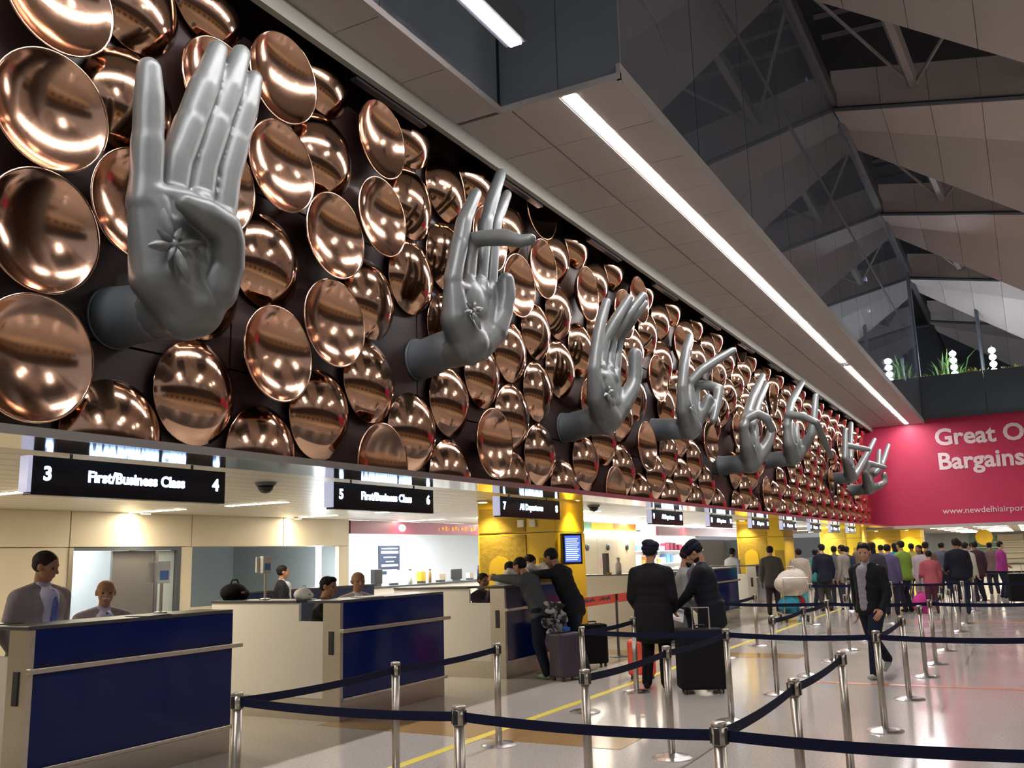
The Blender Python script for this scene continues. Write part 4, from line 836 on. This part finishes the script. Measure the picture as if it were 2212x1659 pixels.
def gz(x, y):
    d = _r*((x-1106)/FPX) - _u*((y-829.5)/FPX) + _f; p = Vector((0, 0, EYE))+d*(-EYE/d.z); p.z = 0; return p
PI = math.pi; LEFT = PI/2          # facing -X
# staff
person('standing clerk in grey suit, lilac shirt and blue tie behind the first desk', (-7.40, 5.04, 0), -1.5, 1.81, 5, ((-.15, .05, .50), (.14, .10, .50)), None, None, (.33, .285, .32), .45, (.15, .13, .15), (.60, .60, .90), (.13, .17, .48), 'short', (.03, .022, .02), skin='brown', turn=22, nod=14, vox=.012, stout=1.14)
person('seated balding clerk with white moustache behind the first desk', (-7.62, at(222, 1300, -7.62).y, 0), -1.95, 1.72, 5, ((-.09, .22, .60), (.09, .22, .60)), None, .60, (.33, .285, .32), .5, (.08, .08, .09), (.6, .6, .9), (.06, .07, .2), 'fringe', (.35, .33, .31), skin='brown', turn=-10, nod=4, vox=.012, tuck=.16, moustache=(.6, .58, .55))
person('seated dark-haired clerk in charcoal seen in the notch of the second desk', (-7.25, at(688, 1300, -7.25).y, 0), -.75, 1.70, 8, ((-.1, .2, .615), (.12, .2, .615)), None, .55, (.045, .047, .055), .5, (.03, .03, .04), None, None, 'quiff', vox=.013, turn=-35, nod=5, tuck=.10)
person('seated bald clerk in pale lilac jacket behind the second desk', (-7.45, at(770, 1300, -7.45).y, 0), -2.1, 1.74, 3, ((-.10, .22, .60), (.10, .22, .60)), None, .56, (.48, .40, .46), .5, (.08, .08, .09), (.7, .68, .78), (.05, .05, .08), 'fringe', (.06, .05, .045), skin='brown', turn=0, nod=4, vox=.013, beard=None, tuck=.12)
person('seated clerk in slate purple top in the notch of the third desk', (-7.16, at(1036, 1290, -7.16).y, 0), -1.6, 1.60, 5, ((-.1, .2, .66), (.08, .16, .72)), None, .54, (.10, .095, .14), .5, (.03, .03, .04), None, None, 'short', skin='dark', vox=.013, turn=-20, nod=6, tuck=.14)
person('clerk in dark suit standing behind the low navy partition', (-10.75, 11.62, 0), -.7, 1.62, 0, (None, None), None, None, (.014, .015, .022), .45, (.02, .02, .03), (.5, .5, .55), None, 'short', vox=.016)
for (x, y, h, lb) in ((-7.66, at(222, 1300, -7.62).y, .60, 'swivel stool under the moustached clerk'), (-7.30, at(688, 1300, -7.25).y, .55, 'swivel stool under the charcoal-clad clerk'), (-7.50, at(770, 1300, -7.45).y, .56, 'swivel stool under the clerk in lilac'), (-7.21, at(1036, 1290, -7.16).y, .54, 'swivel stool under the clerk in slate purple')):
    t = empty('stool', (x, y, 0)); tag(t, lb, 'stool'); MB().lathe([(.17, h-.08), (.19, h-.06), (.19, h-.03), (.16, h-.02)], 20).build('seat', 'black_cloth', t); MB().lathe([(.025, .03), (.025, h-.08)], 10).build('stem', 'steel_dark', t); MB().lathe([(.22, 0), (.22, .015), (.03, .035)], 20).build('base', 'steel_dark', t)
# travellers at the third desk
person('traveller in grey jacket leaning on the third desk with a bundle at the hip', gz(1150, 1462)+Vector((.20, -.06, 0)), LEFT-.05, 1.72, 27, ((-.06, .42, .790), (.03, .43, .790)), ((-.07, -.06, 0), (.06, .02, 0)), None, (.075, .08, .085), .44, (.014, .018, .035), None, None, 'short', vox=.013, shoes=(.25, .33, .22), nod=10, pole=(.5, -.2, .1))
person('traveller in black leather jacket leaning over the third desk', gz(1240, 1462)+Vector((-.06, .22, 0)), LEFT-.04, 1.84, 27, ((-.02, .44, .735), (.10, .44, .735)), ((-.07, -.10, 0), (.07, .0, 0)), None, (.016, .016, .019), .40, (.014, .018, .03), None, None, 'short', vox=.013, nod=18, pole=(.3, -.2, .1))
person('dark-haired person in white shirt leaning across the far end of the third desk', (-7.28, 13.17, 0), -1.5, 1.74, 24, ((-.05, .34, .790), (.05, .34, .790)), None, None, (.52, .50, .52), .47, (.03, .03, .05), None, None, 'short', vox=.015, nod=16, pole=(.2, -.2, .15))
person('dark-haired person in white sleeve crouched beside the third desk end', (-7.28, 12.66, 0), -1.6, 1.62, 20, ((-.05, .33, .835), (.05, .33, .835)), None, None, (.62, .60, .62), .47, (.03, .03, .05), None, None, 'short', vox=.016, nod=12, pole=(.2, -.2, .15))
t = empty('jacket_bundle', gz(1150, 1462)+Vector((.38, -.10, .80))); tag(t, 'grey patterned jacket bundled at the hip of the leaning traveller', 'jacket')
mb = MB(); rnd = random.Random(5)
for q in range(26): mb.ell((rnd.uniform(-.06, .10), rnd.uniform(-.20, .20), rnd.uniform(-.16, .22)), (rnd.uniform(.03, .05), rnd.uniform(.08, .15), rnd.uniform(.025, .05)), Euler((rnd.uniform(0, 3), rnd.uniform(0, 3), 0)).to_matrix(), 10, 6)
mm = mat('patterned_cloth', (.16, .16, .18), .7, 0, .9, 9, .4); nt_ = mm.node_tree; rp = nt_.nodes.new('ShaderNodeValToRGB'); rp.color_ramp.elements[0].position = .46; rp.color_ramp.elements[1].position = .54
rp.color_ramp.elements[0].color = (.02, .02, .025, 1); rp.color_ramp.elements[1].color = (.42, .41, .42, 1); nt_.links.new(nt_.nodes['Noise Texture'].outputs['Fac'], rp.inputs[0]); nt_.links.new(rp.outputs[0], nt_.nodes['Principled BSDF'].inputs['Base Color']); link('folds', remesh(mb, .014, 2), mm, t, True); link('sleeve', MB().cap((.05, .1, -.1), .05, (.08, .16, -.26), .04).mesh(), mm, t, True)
# turbaned group
person('tall person in long black overcoat and dark turban seen from behind', gz(1420, 1487), .15, 1.78, 0, ((-.13, .10, .52), (.13, .10, .52)), None, None, (.011, .010, .011), .31, (.010, .009, .010), None, None, None, turban=(.014, .014, .025), vox=.014, stout=1.24, eyes=False)
person('bearded person in dark suit and navy turban bending over a white paper', gz(1548, 1478), LEFT+.15, 1.78, 12, ((-.05, .27, .50), (.08, .27, .52)), None, None, (.011, .012, .016), .36, (.010, .010, .014), (.14, .12, .17), None, None, turban=(.010, .011, .02), beard=(.015, .013, .012), vox=.014, nod=32, stout=1.18)
person('person in grey shirt and maroon turban facing the bearded man', gz(1462, 1470)+Vector((.05, .25, 0)), -LEFT+.5, 1.70, 8, ((-.07, .2, .55), (.12, .12, .5)), None, None, (.27, .26, .25), .36, (.03, .03, .04), None, None, None, turban=(.028, .010, .014), beard=(.02, .017, .016), vox=.015, nod=22)
t = empty('white_form', gz(1548, 1478)+Vector((-.50, .0, .86)), .4); tag(t, 'white paper form held by the bearded person', 'paper'); t.rotation_euler = (.5, .3, .4); MB().box(-.12, .12, -.16, .16, 0, .004).build('sheet', 'paper', t); MB().box(-.09, .09, -.13, -.09, .004, .006).build('printed_line', 'pink_mark', t)
# walker
person('young person in open black jacket and grey shirt striding between the queue posts', gz(1896, 1464), PI-.42, 1.70, 2, ((-.145, .10, .50), (.15, -.06, .47)), ((-.05, .13, 0), (.05, -.22, .07)), None, (.011, .011, .012), .46, (.012, .014, .026), (.26, .24, .27), None, 'quiff', vox=.012, turn=22, nod=10, skin='brown', shoes=(.36, .37, .33))
# far crowd
CR = [((1674, 1330), .25, 1.74, (.085, .078, .066), (.05, .035, .04), 'man in brown-grey suit resting an arm on the fifth desk'), ((1736, 1326), .5, 1.66, (.45, .37, .30), (.10, .35, .42), 'person in beige shawl pushing the loaded trolley'),
      ((1787, 1320), .6, 1.76, (.018, .02, .035), (.06, .055, .045), 'man in navy suit waiting past the trolley'), ((1770, 1312), -.6, 1.62, (.06, .30, .32), (.04, .04, .06), 'person in teal top near the glowing cabinet'), ((1812, 1306), .3, 1.70, (.13, .13, .15), (.03, .03, .05), 'person in grey jumper in the far queue'),
      ((1838, 1303), -.4, 1.68, (.03, .035, .06), (.03, .03, .05), 'person in dark blue jumper in the far queue'), ((1832, 1318), 1.2, 1.72, (.30, .26, .22), (.05, .05, .07), 'person in tan jacket in the far queue'), ((1898, 1334), .2, 1.76, (.05, .045, .06), (.03, .035, .06), 'long-haired person in charcoal coat behind the striding youth'),
      ((1930, 1328), -.2, 1.70, (.10, .08, .16), (.03, .03, .05), 'person in violet-grey coat in the far queue'), ((1962, 1322), 1.0, 1.78, (.20, .32, .05), (.03, .03, .05), 'person in lime green jacket in the far queue'), ((2000, 1314), 2.6, 1.66, (.42, .34, .36), (.30, .28, .28), 'person in pale mauve coat beside the pink bag'),
      ((2020, 1326), .4, 1.52, (.42, .10, .12), (.10, .03, .05), 'child-sized person in red and pale top in the far queue'), ((2012, 1308), -.3, 1.74, (.16, .08, .06), (.04, .03, .03), 'person in rust brown jacket in the far queue'), ((2082, 1326), .3, 1.80, (.014, .014, .022), (.02, .024, .045), 'broad person in black jacket in the far queue'),
      ((2098, 1308), -.5, 1.70, (.45, .43, .33), (.03, .03, .05), 'person in cream top and dark trousers in the far queue'), ((2085, 1296), .2, 1.76, (.08, .28, .22), (.03, .03, .05), 'person in sea-green top deep in the far queue'), ((2120, 1300), .6, 1.72, (.06, .03, .04), (.02, .02, .03), 'person in plum jacket in the far queue'),
      ((2172, 1292), -1.2, 1.70, (.32, .04, .18), (.02, .025, .05), 'person in magenta jacket pulling a black case'), ((2150, 1284), .3, 1.68, (.18, .12, .11), (.03, .03, .04), 'person in brown jacket beyond the magenta jacket'), ((1945, 1300), .4, 1.74, (.05, .22, .30), (.03, .03, .05), 'person in cyan top beyond the lime jacket'),
      ((1870, 1296), -.2, 1.80, (.20, .14, .12), (.03, .03, .05), 'tall person in brown jumper beyond the charcoal coat'), ((1914, 1296), .5, 1.70, (.22, .22, .24), (.05, .05, .07), 'person in light grey jacket beyond the charcoal coat'), ((1980, 1294), .1, 1.72, (.40, .33, .06), (.03, .03, .05), 'person in mustard top deep in the far queue'),
      ((2045, 1294), -.2, 1.72, (.10, .10, .14), (.03, .03, .05), 'person in slate top deep in the far queue'), ((2112, 1284), .3, 1.70, (.30, .30, .32), (.03, .03, .05), 'person in pale grey top deep in the far queue'), ((1752, 1304), -.5, 1.72, (.45, .44, .46), (.03, .03, .05), 'clerk in white shirt behind the sixth desk'), ((1645, 1305), -1.0, 1.66, (.40, .45, .55), (.03, .03, .05), 'clerk in pale blue shirt behind the fifth desk')]
for i, (px, rz, H_, top, lg, lb) in enumerate(CR):
    person(lb, {25: Vector((-7.4, 26.2, 0)), 26: Vector((-7.4, 22.4, 0))}.get(i, gz(*px)), rz, H_, 2, ((-.13, .14, .56), None) if i % 3 else (None, (.13, .16, .58)), None, None, top, .44 if i % 2 else .40, lg, None, None, 'long' if i in (7, 10, 19) else 'short', (.016, .012, .010), skin=('brown', 'dark', 'light')[i % 3], vox=.024, eyes=False, group=None, stout=1.0+.1*(i % 2))
# ------------------------------------------------------------------ luggage
def suitcase(lb, p, rz, w, dp, h, m, tag_m=None, handle=.0):
    t = empty('suitcase', p, rz); tag(t, lb, 'suitcase'); MB().box(-w/2, w/2, -dp/2, dp/2, .05, h).build('shell', m, t, False, .03); MB().box(-w*.38, w*.38, dp/2, dp/2+.03, .12, h*.55).build('front_pocket', m, t, False, .012)
    for sx in (-1, 1):
        for sy in (-1, 1): MB().lathe([(.028, -.012), (.028, .012)], 12, (sx*w*.38, sy*dp*.36, .028), 'x').build('wheel', 'black_plastic', t)
    MB().tube([(-.07, 0, h), (-.06, 0, h+.035), (.06, 0, h+.035), (.07, 0, h)], .011, 8).build('grip', 'black_plastic', t)
    if handle:
        MB().tube([(-.10, -dp*.4, h-.02), (-.10, -dp*.4, h+handle), (.10, -dp*.4, h+handle), (.10, -dp*.4, h-.02)], .009, 8).build('pull_handle', 'steel', t)
    if tag_m: MB().box(-.03, .06, -.02, .05, h+.02, h+.07).build('luggage_tag', tag_m, t)
suitcase('dark purple suitcase with blue tag standing behind the leaning travellers', gz(1212, 1466)+Vector((.15, -.1, 0)), 1.2, .44, .26, .62, 'purple_case', cm((.05, .18, .6)))
suitcase('black suitcase beside the travellers at the third desk', gz(1282, 1440)+Vector((.0, .0, 0)), .8, .42, .25, .62, 'black_cloth', None, .0)
suitcase('large black suitcase at the feet of the bearded person', gz(1508, 1492)+Vector((.10, -.12, 0)), .5, .56, .34, .74, 'black_cloth', None, .25)
suitcase('small red suitcase by the black overcoat', gz(1392, 1470)+Vector((-.1, .2, 0)), .3, .36, .22, .5, 'red_tape', None, .2)
suitcase('black suitcase pulled by the magenta jacket', gz(2204, 1303), .3, .5, .3, .8, 'black_cloth', None, .3)
# loaded trolley
p = gz(1716, 1342); t = empty('luggage_trolley', p, .4); tag(t, 'luggage trolley loaded with a beige sack and coloured bags', 'trolley')
MB().box(-.3, .3, -.45, .45, .16, .20).build('platform', 'steel', t); MB().tube([(-.28, -.42, .2), (-.28, -.55, 1.0), (.28, -.55, 1.0), (.28, -.42, .2)], .018, 8).build('push_bar', 'steel', t)
for sx in (-1, 1):
    for sy in (-1, 1): MB().lathe([(.075, -.02), (.075, .02)], 14, (sx*.24, sy*.36, .08), 'x').build('wheel', 'black_plastic', t)
def soft(nm, lb, c, s, m):
    q = empty(nm, c); tag(q, lb, 'bag'); link('body', remesh(MB().ell((0, 0, s[2]), s).ell((s[0]*.2, s[1]*.35, s[2]*1.35), [k*.7 for k in s]).ell((-s[0]*.3, -s[1]*.5, s[2]*.9), [k*.7 for k in s]).ell((s[0]*.4, s[1]*.7, s[2]*.7), [k*.6 for k in s]).box(-s[0]*.6, s[0]*.6, -s[1]*.6, s[1]*.6, 0, s[2]*.6), .03, 4), m, q, True); MB().tube([(-s[0]*.3, 0, 1.75*s[2]), (-s[0]*.2, 0, 2.2*s[2]), (s[0]*.2, 0, 2.2*s[2]), (s[0]*.3, 0, 1.75*s[2])], .018, 8).build('carry_strap', m, q, True)
soft('sack', 'big beige sack on top of the luggage trolley', p+Vector((0, .02, .58)), (.34, .50, .30), 'sack')
soft('holdall', 'turquoise bag at the bottom of the luggage trolley', p+Vector((-.05, -.15, .20)), (.25, .22, .20), cm((.05, .32, .42)))
soft('holdall', 'red bag at the bottom of the luggage trolley', p+Vector((.05, .25, .20)), (.2, .15, .18), cm((.4, .04, .04)))
soft('tote_bag', 'bright pink bag hanging beside the pale mauve coat', gz(1988, 1322)+Vector((.1, -.45, .0)), (.22, .16, .24), cm((.65, .05, .28)))

bpy.data.scenes.remove(TMP)
